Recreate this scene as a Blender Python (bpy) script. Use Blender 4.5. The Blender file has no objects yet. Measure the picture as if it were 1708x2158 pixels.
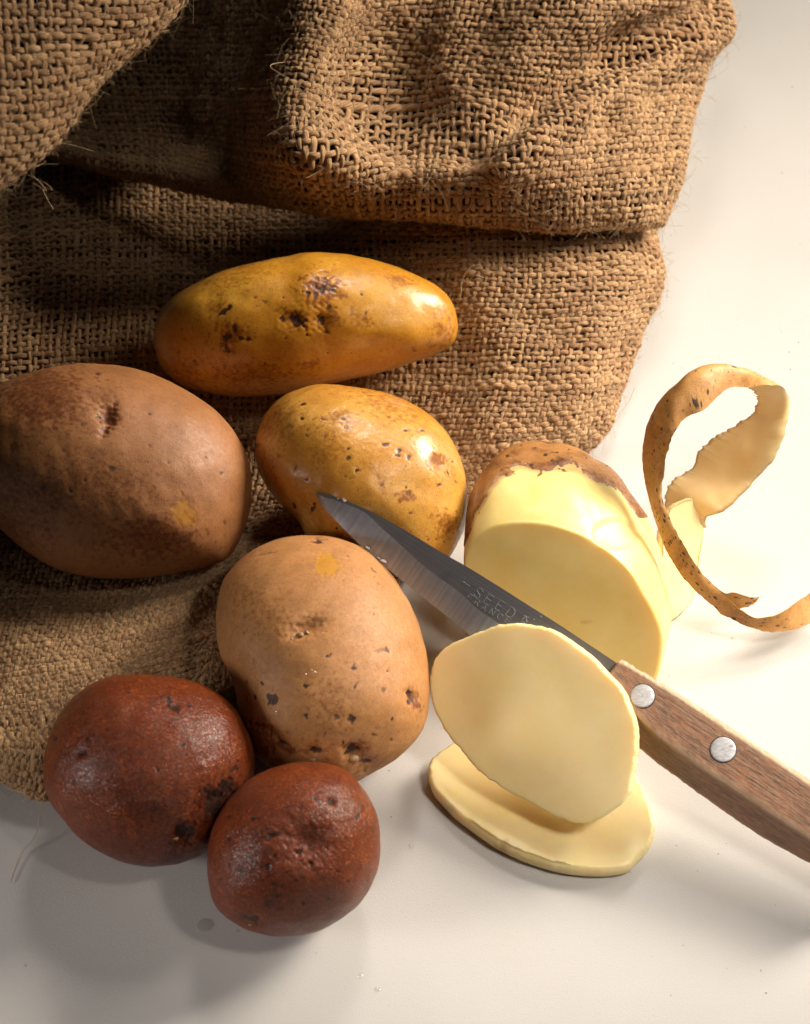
import bpy, bmesh, math, random
import numpy as np
from math import radians, sin, cos, pi

S = 0.01                      # everything below is worked out in centimetres
D = 80.0                      # camera distance to the middle of the table, cm
TH = radians(52)              # how steeply the camera looks down
sn, cs = sin(TH), cos(TH)
PX = 85.4                     # photograph pixels (1708 wide) per cm at the table middle
UC, VC = 854.0, 1079.0
col = bpy.context.scene.collection
scene = bpy.context.scene
rng = np.random.default_rng(7)
random.seed(7)

# ------------------------------------------------------------------ camera, world, lamps
cam_d = bpy.data.cameras.new('camera')
cam = bpy.data.objects.new('camera', cam_d); col.objects.link(cam)
cam_d.sensor_fit = 'HORIZONTAL'; cam_d.sensor_width = 36
cam_d.lens = 36 * D / (1708 / PX)
cam_d.clip_start = 0.01; cam_d.clip_end = 50
cam.location = (0, -D * cs * S, D * sn * S)
cam.rotation_euler = (pi / 2 - TH, 0, 0)
cam_d.dof.use_dof = True
cam_d.dof.focus_distance = (D - 3.5) * S
cam_d.dof.aperture_fstop = 34
scene.camera = cam

world = bpy.data.worlds.new('World'); scene.world = world
world.use_nodes = True
bg = world.node_tree.nodes['Background']
bg.inputs[0].default_value = (0.9, 0.93, 1.0, 1)
bg.inputs[1].default_value = 0.007

def area(name, loc, target, size, power, colour, size_y=None):
    l = bpy.data.lights.new(name, 'AREA'); l.energy = power; l.color = colour
    l.size = size * S
    if size_y: l.shape = 'RECTANGLE'; l.size_y = size_y * S
    o = bpy.data.objects.new(name, l); col.objects.link(o)
    o.location = [c * S for c in loc]
    from mathutils import Vector
    d = Vector(target) - Vector(loc)
    o.rotation_euler = d.to_track_quat('-Z', 'Y').to_euler()
    return o
key = area('key_lamp', (52, 24, 34), (12, 4, 3), 30, 1.15, (1.0, 0.90, 0.76))
key.data.spread = radians(48)
front = area('added_front_fill', (34, -26, 62), (6.5, -8, 0), 16, 0.062, (1.0, 0.93, 0.82)); front.data.spread = radians(16)  # added fill to brighten the slices and cut face, no known source
top = area('top_lamp', (11, 44, 70), (5, -4, 0), 15, 0.075, (1.0, 0.93, 0.84)); top.data.spread = radians(30)
fill = area('fill_lamp', (-38, -22, 14), (-4, -12, 0), 9, 0.030, (1.0, 0.93, 0.88)); fill.data.spread = radians(28)

scene.view_settings.view_transform = 'Standard'
scene.view_settings.look = 'None'
scene.view_settings.exposure = 0.0
scene.view_settings.gamma = 1.0

# ------------------------------------------------------------------ picture <-> space
def pw(u, v, w):
    """point seen at photograph pixel u, v, w cm nearer the camera than the table middle"""
    u = np.asarray(u, float); v = np.asarray(v, float); w = np.asarray(w, float)
    f = 1 - w / D
    a = (u - UC) / PX * f; b = -(v - VC) / PX * f
    return np.stack([a + 0 * w, b * sn - w * cs, b * cs + w * sn], -1)
def w_at(v, z):
    b0 = -(np.asarray(v, float) - VC) / PX
    return (z - b0 * cs) / (sn - b0 * cs / D)
def pz(u, v, z):
    return pw(u, v, w_at(v, z))
def proj(P):
    P = np.asarray(P)
    b = P[..., 1] * sn + P[..., 2] * cs; w = -P[..., 1] * cs + P[..., 2] * sn
    f = 1 - w / D
    return UC + P[..., 0] / f * PX, VC - b / f * PX
VIEW = np.array([0, -cs, sn]); UP = np.array([0, sn, cs]); RT = np.array([1.0, 0, 0])

# ------------------------------------------------------------------ mesh helpers
def link(name, me, parent=None, origin=(0, 0, 0)):
    o = bpy.data.objects.new(name, me); col.objects.link(o)
    if parent is not None: o.parent = parent
    else: o.location = [c * S for c in origin]
    return o
ORI = {}
def empty(name, origin):
    o = bpy.data.objects.new(name, None); col.objects.link(o)
    o.empty_display_size = 0.01
    o.location = [float(c) * S for c in origin]; ORI[o.name] = np.array(origin, float)
    return o
def mesh(name, V, F, mat, parent=None, origin=None, smooth=True, attrs=None, uv=None):
    V = np.asarray(V, float)
    if parent is not None:
        p = parent
        while p.parent: p = p.parent
        og = ORI[p.name]
    else:
        og = np.array(origin if origin is not None else (0, 0, 0), float)
    if isinstance(F, np.ndarray): F = [F]
    me = bpy.data.meshes.new(name)
    me.vertices.add(len(V)); me.vertices.foreach_set('co', ((V - og) * S).astype('f').ravel())
    loops = np.concatenate([f.ravel() for f in F]).astype('i')
    tot = np.concatenate([np.full(len(f), f.shape[1]) for f in F]).astype('i')
    start = np.concatenate([[0], np.cumsum(tot)[:-1]]).astype('i')
    me.loops.add(len(loops)); me.loops.foreach_set('vertex_index', loops)
    me.polygons.add(len(tot)); me.polygons.foreach_set('loop_start', start)
    try: me.polygons.foreach_set('loop_total', tot)
    except Exception: pass
    me.polygons.foreach_set('use_smooth', np.full(len(tot), bool(smooth)))
    if uv is not None:
        l = me.uv_layers.new(name='UVMap')
        l.data.foreach_set('uv', np.asarray(uv, 'f')[loops].ravel())
    for k, a in (attrs or {}).items():
        a = np.asarray(a, 'f')
        if a.ndim == 2:
            at = me.attributes.new(k, 'FLOAT_VECTOR', 'POINT'); at.data.foreach_set('vector', a.ravel())
        else:
            at = me.attributes.new(k, 'FLOAT', 'POINT'); at.data.foreach_set('value', a)
    me.update(calc_edges=True); me.validate()
    if mat: me.materials.append(mat)
    o = link(name, me, parent, og)
    if parent is None: ORI[o.name] = og
    return o
def tag(o, label=None, cat=None, group=None, kind=None):
    if label: o['label'] = label
    if cat: o['category'] = cat
    if group: o['group'] = group
    if kind: o['kind'] = kind
    return o
def grid_faces(nu, nv, wrap_v=False, base=0):
    i = np.arange(nu - 1)[:, None]; n = nv if wrap_v else nv - 1
    j = np.arange(n)[None, :]; j2 = (j + 1) % nv
    return (np.stack([i * nv + j, (i + 1) * nv + j, (i + 1) * nv + j2, i * nv + j2], -1).reshape(-1, 4) + base)
def waves(seed, n, lo, hi):
    """smooth numpy noise: a bundle of random plane waves (wavelengths in cm)"""
    r = np.random.default_rng(seed)
    k = r.normal(size=(n, 3)); k /= np.linalg.norm(k, axis=1)[:, None]
    k *= (2 * pi / np.exp(r.uniform(math.log(lo), math.log(hi), n)))[:, None]
    ph = r.uniform(0, 2 * pi, n)
    def f(P):
        P = np.asarray(P)
        return np.sin(P @ k.T + ph).sum(-1) / math.sqrt(n / 2)
    return f
def sstep(a, b, x):
    t = np.clip((x - a) / (b - a), 0, 1); return t * t * (3 - 2 * t)
def cr(P, t, closed=False):
    """Catmull-Rom through the rows of P at parameter t (0..len-1)"""
    P = np.asarray(P, float); n = len(P); t = np.asarray(t, float)
    i = np.floor(t).astype(int)
    if not closed: i = np.clip(i, 0, n - 2)
    f = (t - i)[..., None]
    g = (lambda k: P[k % n]) if closed else (lambda k: P[np.clip(k, 0, n - 1)])
    a, b, c, d = g(i - 1), g(i), g(i + 1), g(i + 2)
    return 0.5 * (2 * b + (c - a) * f + (2 * a - 5 * b + 4 * c - d) * f ** 2 + (3 * b - a - 3 * c + d) * f ** 3)
def tubes(paths, rad, sides=3):
    """paths (N, m, 3), rad (N,) or (N, m) -> verts, quads for N tubes"""
    N, m, _ = paths.shape
    T = np.gradient(paths, axis=1); T /= np.linalg.norm(T, axis=2, keepdims=True) + 1e-9
    ref = np.where(np.abs(T[..., 2:3]) > 0.9, np.array([1.0, 0, 0]), np.array([0, 0, 1.0]))
    A = np.cross(T, ref); A /= np.linalg.norm(A, axis=2, keepdims=True) + 1e-9
    B = np.cross(T, A)
    rad = np.asarray(rad, float); rad = np.broadcast_to(rad.reshape(N, -1) if rad.ndim else rad, (N, m))
    an = np.arange(sides) * 2 * pi / sides
    V = paths[:, :, None] + rad[:, :, None, None] * (np.cos(an)[:, None] * A[:, :, None] + np.sin(an)[:, None] * B[:, :, None])
    f = grid_faces(m, sides, True)
    F = (f[None] + (np.arange(N) * m * sides)[:, None, None]).reshape(-1, 4)
    return V.reshape(-1, 3), F

# ------------------------------------------------------------------ materials
class N:
    """small helper round a node tree"""
    def __init__(s, name):
        s.m = bpy.data.materials.new(name); s.m.use_nodes = True
        s.t = s.m.node_tree; s.b = s.t.nodes['Principled BSDF']
    def n(s, typ, **kw):
        x = s.t.nodes.new(typ)
        for k, v in kw.items():
            if k.startswith('i_'):
                key = k[2:]; x.inputs[int(key) if key.isdigit() else key].default_value = v
            else: setattr(x, k, v)
        return x
    def l(s, a, b): s.t.links.new(a, b)
    def coord(s, scale=100.0, stretch=(1, 1, 1), kind='Object'):
        c = s.n('ShaderNodeTexCoord'); m = s.n('ShaderNodeMapping')
        m.inputs['Scale'].default_value = [scale * q for q in stretch]
        s.l(c.outputs[kind], m.inputs['Vector']); return m.outputs[0]
    def noise(s, vec, scale, detail=4, rough=0.55, dist=0.0):
        x = s.n('ShaderNodeTexNoise'); x.inputs['Scale'].default_value = scale
        x.inputs['Detail'].default_value = detail; x.inputs['Roughness'].default_value = rough
        x.inputs['Distortion'].default_value = dist
        s.l(vec, x.inputs['Vector']); return x.outputs['Fac']
    def vor(s, vec, scale, feature='F1', out='Distance'):
        x = s.n('ShaderNodeTexVoronoi', feature=feature); x.inputs['Scale'].default_value = scale
        s.l(vec, x.inputs['Vector']); return x.outputs[out]
    def ramp(s, fac, stops):
        x = s.n('ShaderNodeValToRGB'); e = x.color_ramp.elements
        while len(e) < len(stops): e.new(0.5)
        for k, (p, c) in enumerate(stops):
            e[k].position = p; e[k].color = (*c, 1) if len(c) == 3 else c
        s.l(fac, x.inputs[0]); return x.outputs[0]
    def rng(s, fac, a, b, c=0.0, d=1.0):
        x = s.n('ShaderNodeMapRange'); x.inputs[1].default_value = a; x.inputs[2].default_value = b
        x.inputs[3].default_value = c; x.inputs[4].default_value = d
        s.l(fac, x.inputs[0]); return x.outputs[0]
    def mix(s, fac, a, b, mode='MIX'):
        x = s.n('ShaderNodeMix', data_type='RGBA', blend_type=mode)
        for v, i in ((fac, 0), (a, 6), (b, 7)):
            if isinstance(v, (int, float)): x.inputs[i].default_value = v
            elif isinstance(v, tuple): x.inputs[i].default_value = (*v, 1)
            else: s.l(v, x.inputs[i])
        return x.outputs[2]
    def math(s, op, a, b=None):
        x = s.n('ShaderNodeMath', operation=op)
        for v, i in ((a, 0), (b, 1)):
            if v is None: continue
            if isinstance(v, (int, float)): x.inputs[i].default_value = v
            else: s.l(v, x.inputs[i])
        return x.outputs[0]
    def attr(s, name, out='Fac'):
        return s.n('ShaderNodeAttribute', attribute_name=name).outputs[out]
    def bump(s, h, dist, strength=1.0, prev=None):
        x = s.n('ShaderNodeBump'); x.inputs['Distance'].default_value = dist * S
        x.inputs['Strength'].default_value = strength
        s.l(h, x.inputs['Height'])
        if prev: s.l(prev, x.inputs['Normal'])
        return x.outputs[0]
    def set(s, **kw):
        for k, v in kw.items():
            k = k.replace('_', ' ')
            i = s.b.inputs[k]
            if hasattr(v, 'is_linked') or isinstance(v, bpy.types.NodeSocket): s.l(v, i)
            else: i.default_value = (*v, 1) if isinstance(v, tuple) and len(v) == 3 and k in ('Base Color', 'Coat Tint', 'Sheen Tint') else v
        return s

def skin_mat(name, c1, c2, c3, dark=(0.03, 0.012, 0.006), patch=(0.5, 0.22, 0.03), rough=0.45, coat=0.0, fine=1.0, wrinkle=0.0, speck=0.5, sss=0.12, blotch=0.5, seed=0.0, spec=0.45):
    n = N(name); v = n.coord()
    if seed:
        m = n.n('ShaderNodeVectorMath', operation='ADD'); n.l(v, m.inputs[0]); m.inputs[1].default_value = (seed, seed * 1.7, -seed); v = m.outputs[0]
    big = n.noise(v, 0.42, 5, 0.6, 0.4); mid = n.noise(v, 1.6, 6, 0.65); fin = n.noise(v, 9, 5, 0.7); mic = n.noise(v, 32, 3, 0.6)
    base = n.mix(n.rng(big, 0.38, 0.62), c1, c2)
    base = n.mix(n.math('MULTIPLY', n.rng(mid, 0.50, 0.72), blotch), base, c3)
    base = n.mix(n.rng(fin, 0.35, 0.68, 0.0, 0.6), base, n.mix(1.0, base, (0.72, 0.62, 0.55), 'MULTIPLY'))
    # pores and tiny specks
    vs = n.vor(v, 11)
    sz = n.vor(v, 11, out='Color')
    sep = n.n('ShaderNodeSeparateColor'); n.l(sz, sep.inputs[0])
    on = n.rng(n.math('SUBTRACT', vs, n.math('MULTIPLY', sep.outputs[0], 0.22)), 0.03, -0.05)
    gate = n.rng(n.noise(v, 0.9, 3), 0.42, 0.62)
    spk = n.math('MULTIPLY', n.math('MULTIPLY', on, gate), speck)
    base = n.mix(spk, base, n.mix(1.0, base, (0.30, 0.20, 0.16), 'MULTIPLY'))
    mf = n.math('MULTIPLY', n.rng(mic, 0.5, 0.72), 0.6)
    base = n.mix(mf, base, n.mix(1.0, base, (0.5, 0.38, 0.3), 'MULTIPLY'))
    pa = n.attr('patch')
    base = n.mix(n.rng(n.math('ADD', pa, n.math('MULTIPLY', n.math('SUBTRACT', fin, 0.5), 0.9)), 0.38, 0.56), base, n.mix(n.rng(mid, .3, .7), patch, tuple(q * 0.75 for q in patch)))
    st = n.attr('stain')
    base = n.mix(n.rng(n.math('ADD', st, n.math('MULTIPLY', n.math('SUBTRACT', fin, 0.5), 1.5)), 0.22, 0.75, 0, 0.9), base, n.mix(1.0, base, (0.42, 0.22, 0.13), 'MULTIPLY'))
    sp = n.attr('spot')
    spm = n.rng(n.math('ADD', sp, n.math('MULTIPLY', n.math('SUBTRACT', n.noise(v, 18, 4, 0.7), 0.5), 0.6)), 0.26, 0.74)
    base = n.mix(spm, base, n.mix(n.rng(mic, 0.4, 0.7), dark, tuple(min(1, q * 3.2) for q in dark)))
    bn = n.bump(mid, 0.008, 0.4)
    bn = n.bump(fin, 0.006 * fine, 1.0, bn)
    bn = n.bump(mic, 0.004 * fine, 1.0, bn)
    bn = n.bump(n.math('MULTIPLY', n.math('ADD', spm, spk), 1.0), 0.005, -0.6, bn)
    if wrinkle:
        w1 = n.noise(n.coord(100, (1, 1, 1.6)), 5.5, 5, 0.6, 1.6)
        w2 = n.math('ABSOLUTE', n.math('SUBTRACT', w1, 0.5))
        bn = n.bump(n.rng(w2, 0.0, 0.09), 0.035 * wrinkle, 0.9, bn)
        bn = n.bump(n.noise(v, 15, 3, 0.6, 0.8), 0.03 * wrinkle, 1.0, bn)
        base = n.mix(n.rng(w2, 0.0, 0.035, 0.4, 0), base, (0.26, 0.09, 0.03))
    ro = n.rng(n.math('ADD', fin, n.math('MULTIPLY', spm, 0.15)), 0.3, 0.8, rough - 0.08, rough + 0.14)
    n.set(Base_Color=base, Roughness=ro, Normal=bn, Coat_Weight=coat, Coat_Roughness=0.16, Subsurface_Weight=sss, Subsurface_Scale=0.0025)
    n.b.inputs['Subsurface Radius'].default_value = (1.0, 0.45, 0.15)
    if coat:
        cb = n.bump(fin, 0.004, 0.8); cb = n.bump(n.noise(v, 13, 3, 0.6, 0.8), 0.010 + 0.016 * wrinkle, 0.8, cb); n.l(cb, n.b.inputs['Coat Normal'])
    n.b.inputs['Specular IOR Level'].default_value = spec
    return n.m

def flesh_mat(name, c1, c2, rough=0.42, sss=0.7, scale=0.0035, rad=(1.0, 0.75, 0.4)):
    n = N(name); v = n.coord()
    big = n.noise(v, 0.7, 4, 0.55, 0.3); mid = n.noise(v, 3.5, 5, 0.6); fin = n.noise(v, 26, 4, 0.65)
    base = n.mix(n.rng(big, 0.35, 0.68), c1, c2)
    base = n.mix(n.rng(mid, 0.45, 0.75, 0, 0.08), base, n.mix(1.0, base, (0.96, 0.84, 0.62), 'MULTIPLY'))
    vs = n.vor(v, 4.3)
    base = n.mix(n.rng(vs, 0.05, 0.03, 0, 0.5), base, (0.45, 0.2, 0.05))
    st = n.attr('stain')
    base = n.mix(n.rng(n.math('ADD', st, n.math('MULTIPLY', n.math('SUBTRACT', mid, 0.5), 0.9)), 0.35, 0.8, 0, 0.75), base, (0.5, 0.25, 0.09))
    bn = n.bump(mid, 0.006, 0.4); bn = n.bump(fin, 0.003, 0.8, bn)
    n.set(Base_Color=base, Normal=bn, Roughness=n.rng(mid, 0.3, 0.7, rough - 0.1, rough + 0.1), Subsurface_Weight=sss, Subsurface_Scale=scale, Coat_Weight=n.rng(n.noise(v, 1.2, 3), 0.48, 0.66, 0.0, 0.5), Coat_Roughness=0.12)
    cb = n.bump(n.noise(v, 9, 4, 0.7), 0.02, 1.0); n.l(cb, n.b.inputs['Coat Normal'])
    n.b.inputs['Subsurface Radius'].default_value = rad
    return n.m

def burlap_mat(name, tint=(1, 1, 1)):
    n = N(name)
    uv = n.n('ShaderNodeUVMap'); sx = n.n('ShaderNodeSeparateXYZ'); n.l(uv.outputs[0], sx.inputs[0])
    along, around = sx.outputs[0], sx.outputs[1]
    v = n.coord()
    # twisted fibres: fine diagonal strands round each yarn
    cx = n.n('ShaderNodeCombineXYZ')
    n.l(n.math('ADD', n.math('MULTIPLY', along, 0.9), n.math('MULTIPLY', n.attr('yarn'), 37.0)), cx.inputs[0])
    n.l(n.math('ADD', n.math('MULTIPLY', around, 9.0), n.math('MULTIPLY', along, 15.0)), cx.inputs[1])
    fib = n.noise(cx.outputs[0], 1.5, 3, 0.7)
    yv = n.attr('yarn')
    big = n.noise(v, 0.5, 4, 0.6); mid = n.noise(v, 3.0, 3, 0.6)
    t = lambda c: tuple(a * b for a, b in zip(c, tint))
    base = n.mix(yv, t((0.36, 0.175, 0.07)), t((0.90, 0.57, 0.28)))
    base = n.mix(n.rng(mid, 0.35, 0.7, 0, 0.6), base, t((0.58, 0.27, 0.10)))
    base = n.mix(n.rng(big, 0.4, 0.7, 0, 0.5), base, t((0.82, 0.52, 0.25)))
    base = n.mix(n.rng(fib, 0.38, 0.58, 0.9, 0.0), base, n.mix(1.0, base, (0.30, 0.23, 0.19), 'MULTIPLY'))
    base = n.mix(n.rng(fib, 0.58, 0.72, 0.0, 0.5), base, t((0.95, 0.74, 0.42)))
    base = n.mix(n.rng(n.vor(v, 2.1), 0.055, 0.03, 0, 0.6), base, (0.07, 0.03, 0.02))
    bn = n.bump(fib, 0.05, 1.0)
    n.set(Base_Color=base, Roughness=0.75, Normal=bn, Sheen_Weight=0.15)
    n.b.inputs['Specular IOR Level'].default_value = 0.3
    return n.m

def simple(name, c, rough=0.6, **kw):
    n = N(name); v = n.coord()
    base = n.mix(n.rng(n.noise(v, 3, 4), 0.3, 0.7), c, tuple(q * 0.7 for q in c))
    n.set(Base_Color=base, Roughness=rough, **kw); return n.m

M_burlap = burlap_mat('burlap_yarn')
M_backing = simple('burlap_shadow_side', (0.045, 0.022, 0.012), 0.95)  # sheet behind the yarns, with the shade of the gaps put into its colour
M_fibre = simple('jute_fibre', (0.62, 0.44, 0.24), 0.55)
M_yellow = skin_mat('wet_yellow_potato_skin', (0.56, 0.25, 0.016), (0.66, 0.34, 0.035), (0.42, 0.14, 0.014), rough=0.40, coat=0.55, fine=0.7, speck=0.75, sss=0.2, dark=(0.035, 0.012, 0.004))
M_yellow2 = skin_mat('wet_golden_potato_skin', (0.60, 0.265, 0.028), (0.68, 0.36, 0.065), (0.46, 0.16, 0.018), rough=0.40, coat=0.55, fine=1.1, speck=0.8, sss=0.2, dark=(0.05, 0.015, 0.004), seed=11.3, patch=(0.48, 0.2, 0.045))
M_tan = skin_mat('dry_tan_potato_skin', (0.32, 0.135, 0.042), (0.39, 0.170, 0.062), (0.21, 0.085, 0.032), rough=0.52, fine=1.3, speck=0.55, sss=0.08, dark=(0.045, 0.02, 0.012), patch=(0.46, 0.20, 0.028), seed=4.1)
M_tan2 = skin_mat('damp_tan_potato_skin', (0.44, 0.205, 0.065), (0.51, 0.245, 0.088), (0.30, 0.145, 0.055), rough=0.56, coat=0.0, fine=1.0, speck=0.45, sss=0.1, dark=(0.035, 0.014, 0.008), patch=(0.56, 0.25, 0.025), seed=23.0)
M_red = skin_mat('wet_red_potato_skin', (0.235, 0.040, 0.008), (0.31, 0.066, 0.012), (0.12, 0.020, 0.005), spec=0.15, rough=0.42, coat=0.42, fine=1.0, wrinkle=1.3, speck=0.4, sss=0.06, dark=(0.022, 0.007, 0.004), patch=(0.30, 0.075, 0.02), seed=31.0)
M_flesh = flesh_mat('cut_potato_flesh', (0.80, 0.59, 0.20), (0.83, 0.66, 0.28))
M_slice = flesh_mat('potato_slice_flesh', (0.85, 0.67, 0.31), (0.88, 0.73, 0.40), sss=0.65, scale=0.0032)
M_peelskin = skin_mat('dry_peel_skin', (0.52, 0.25, 0.062), (0.60, 0.32, 0.095), (0.32, 0.13, 0.035), rough=0.5, fine=1.4, speck=1.0, sss=0.35, blotch=0.9, dark=(0.03, 0.012, 0.006), seed=8.0)
M_brownskin = skin_mat('brown_skin_left_on_peeled_potato', (0.34, 0.145, 0.04), (0.42, 0.20, 0.06), (0.13, 0.045, 0.015), rough=0.42, coat=0.2, fine=1.6, speck=0.9, sss=0.06, dark=(0.02, 0.008, 0.004), seed=51.0, blotch=1.0)
M_peelflesh = flesh_mat('peel_inner_flesh', (0.80, 0.54, 0.24), (0.86, 0.64, 0.33), rough=0.45, sss=0.6, scale=0.004)

def table_mat():
    n = N('matt_white_table'); v = n.coord()
    base = n.mix(n.rng(n.noise(v, 0.18, 4), 0.35, 0.65), (0.545, 0.525, 0.51), (0.52, 0.495, 0.475))
    base = n.mix(n.rng(n.noise(v, 14, 4, 0.7), 0.5, 0.85, 0, 0.12), base, (0.55, 0.48, 0.42))
    base = n.mix(n.rng(n.vor(v, 0.55), 0.03, 0.012, 0, 0.55), base, (0.35, 0.22, 0.13))
    base = n.mix(n.rng(n.noise(v, 0.9, 6, 0.75, 0.6), 0.60, 0.80, 0, 0.10), base, (0.42, 0.33, 0.26))
    base = n.mix(n.rng(n.vor(v, 1.9), 0.022, 0.012, 0, 0.7), base, (0.30, 0.20, 0.13))
    bn = n.bump(n.noise(v, 22, 4, 0.7), 0.010, 0.8)
    bn = n.bump(n.noise(v, 0.5, 3, 0.5), 0.04, 0.25, bn)
    n.set(Base_Color=base, Roughness=0.42, Normal=bn); n.b.inputs['Specular IOR Level'].default_value = 0.35
    return n.m
M_table = table_mat()

def steel_mat(name, c, r, lines, strength, aniso=0.4):
    n = N(name); uv = n.n('ShaderNodeUVMap')
    mp = n.n('ShaderNodeMapping'); mp.inputs['Scale'].default_value = lines; n.l(uv.outputs[0], mp.inputs[0])
    a = n.noise(mp.outputs[0], 1.0, 3, 0.6); v = n.coord()
    bl = n.noise(v, 2.2, 5, 0.65, 0.5); fi = n.noise(v, 30, 3, 0.7)
    base = n.mix(n.rng(a, 0.3, 0.7), tuple(q * 0.62 for q in c), c)
    base = n.mix(n.rng(bl, 0.45, 0.7, 0, 0.45), base, tuple(q * 0.5 for q in c))
    base = n.mix(n.rng(fi, 0.62, 0.8, 0, 0.25), base, tuple(min(1, q * 1.6) for q in c))
    bn = n.bump(a, 0.004, strength); bn = n.bump(fi, 0.002, 0.4, bn)
    n.set(Base_Color=base, Metallic=0.65, Roughness=n.rng(bl, 0.3, 0.7, r - 0.05, r + 0.12), Normal=bn)
    return n.m
M_steel = steel_mat('dark_scratched_steel', (0.21, 0.205, 0.225), 0.36, (0.5, 30, 1), 0.6)
M_bevel = steel_mat('ground_steel_edge', (0.40, 0.44, 0.53), 0.45, (9, 0.25, 1), 1.8)
M_letters = simple('etched_letter_line', (0.34, 0.35, 0.38), 0.5, Metallic=0.3)
def rivet_mat():
    n = N('worn_aluminium_rivet'); v = n.coord(100, (1, 4, 2)); w = n.coord()
    base = n.mix(n.rng(n.noise(v, 8, 5, 0.7), 0.3, 0.7), (0.30, 0.29, 0.31), (0.62, 0.60, 0.61))
    base = n.mix(n.rng(n.noise(w, 9, 4, 0.7), 0.6, 0.72), base, (0.10, 0.08, 0.08))
    n.set(Base_Color=base, Metallic=0.5, Roughness=0.5, Normal=n.bump(n.noise(v, 14, 4), 0.006, 0.8)); return n.m
M_rivet = rivet_mat()
M_starch = simple('dried_starch', (0.62, 0.55, 0.52), 0.5)
M_grime = simple('dark_grime', (0.03, 0.018, 0.012), 0.8)
def wood_mat():
    n = N('worn_beech_handle'); uv = n.n('ShaderNodeUVMap')
    def mp(sc):
        m = n.n('ShaderNodeMapping'); m.inputs['Scale'].default_value = sc; n.l(uv.outputs[0], m.inputs[0]); return m.outputs[0]
    g1 = n.noise(mp((0.35, 5, 1)), 1.6, 5, 0.65, 0.3); g2 = n.noise(mp((0.9, 15, 1)), 1.5, 4, 0.7); g3 = n.noise(mp((3, 60, 1)), 1.2, 2, 0.6)
    base = n.ramp(g1, [(0.3, (0.13, 0.065, 0.036)), (0.5, (0.27, 0.112, 0.048)), (0.68, (0.22, 0.13, 0.075))])
    base = n.mix(n.rng(g2, 0.48, 0.60, 0, 0.9), base, (0.045, 0.022, 0.014))
    base = n.mix(n.rng(g3, 0.55, 0.68, 0, 0.6), base, (0.50, 0.32, 0.20))
    e = n.attr('worn')
    base = n.mix(n.math('MULTIPLY', e, n.rng(g2, 0.25, 0.6, 0.4, 1.0)), base, (0.56, 0.39, 0.25))
    bn = n.bump(g2, 0.05, -1.0); bn = n.bump(g3, 0.012, 0.9, bn)
    n.set(Base_Color=base, Roughness=0.6, Normal=bn); return n.m
M_wood = wood_mat()
def water_mat():
    m = bpy.data.materials.new('clear_water'); m.use_nodes = True; t = m.node_tree; t.nodes.clear()
    o = t.nodes.new('ShaderNodeOutputMaterial'); mx = t.nodes.new('ShaderNodeMixShader'); tr = t.nodes.new('ShaderNodeBsdfTransparent')
    gl = t.nodes.new('ShaderNodeBsdfGlossy'); lw = t.nodes.new('ShaderNodeLayerWeight'); lw.inputs[0].default_value = 0.25; fr = t.nodes.new('ShaderNodeMapRange'); fr.inputs[3].default_value = 0.04; fr.inputs[4].default_value = 0.45; t.links.new(lw.outputs['Facing'], fr.inputs[0])
    gl.inputs['Roughness'].default_value = 0.05; tr.inputs[0].default_value = (0.97, 0.96, 0.95, 1)
    t.links.new(fr.outputs[0], mx.inputs[0]); t.links.new(tr.outputs[0], mx.inputs[1]); t.links.new(gl.outputs[0], mx.inputs[2]); t.links.new(mx.outputs[0], o.inputs[0])
    return m
M_water = water_mat()

# ------------------------------------------------------------------ table
def disc_grid(n, half):
    a = np.linspace(-half, half, n); X, Y = np.meshgrid(a, a, indexing='ij')
    return np.stack([X, Y, 0 * X], -1).reshape(-1, 3), grid_faces(n, n)
V, F = disc_grid(3, 150)
table = mesh('table_surface', V, F, M_table); tag(table, kind='structure')

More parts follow.
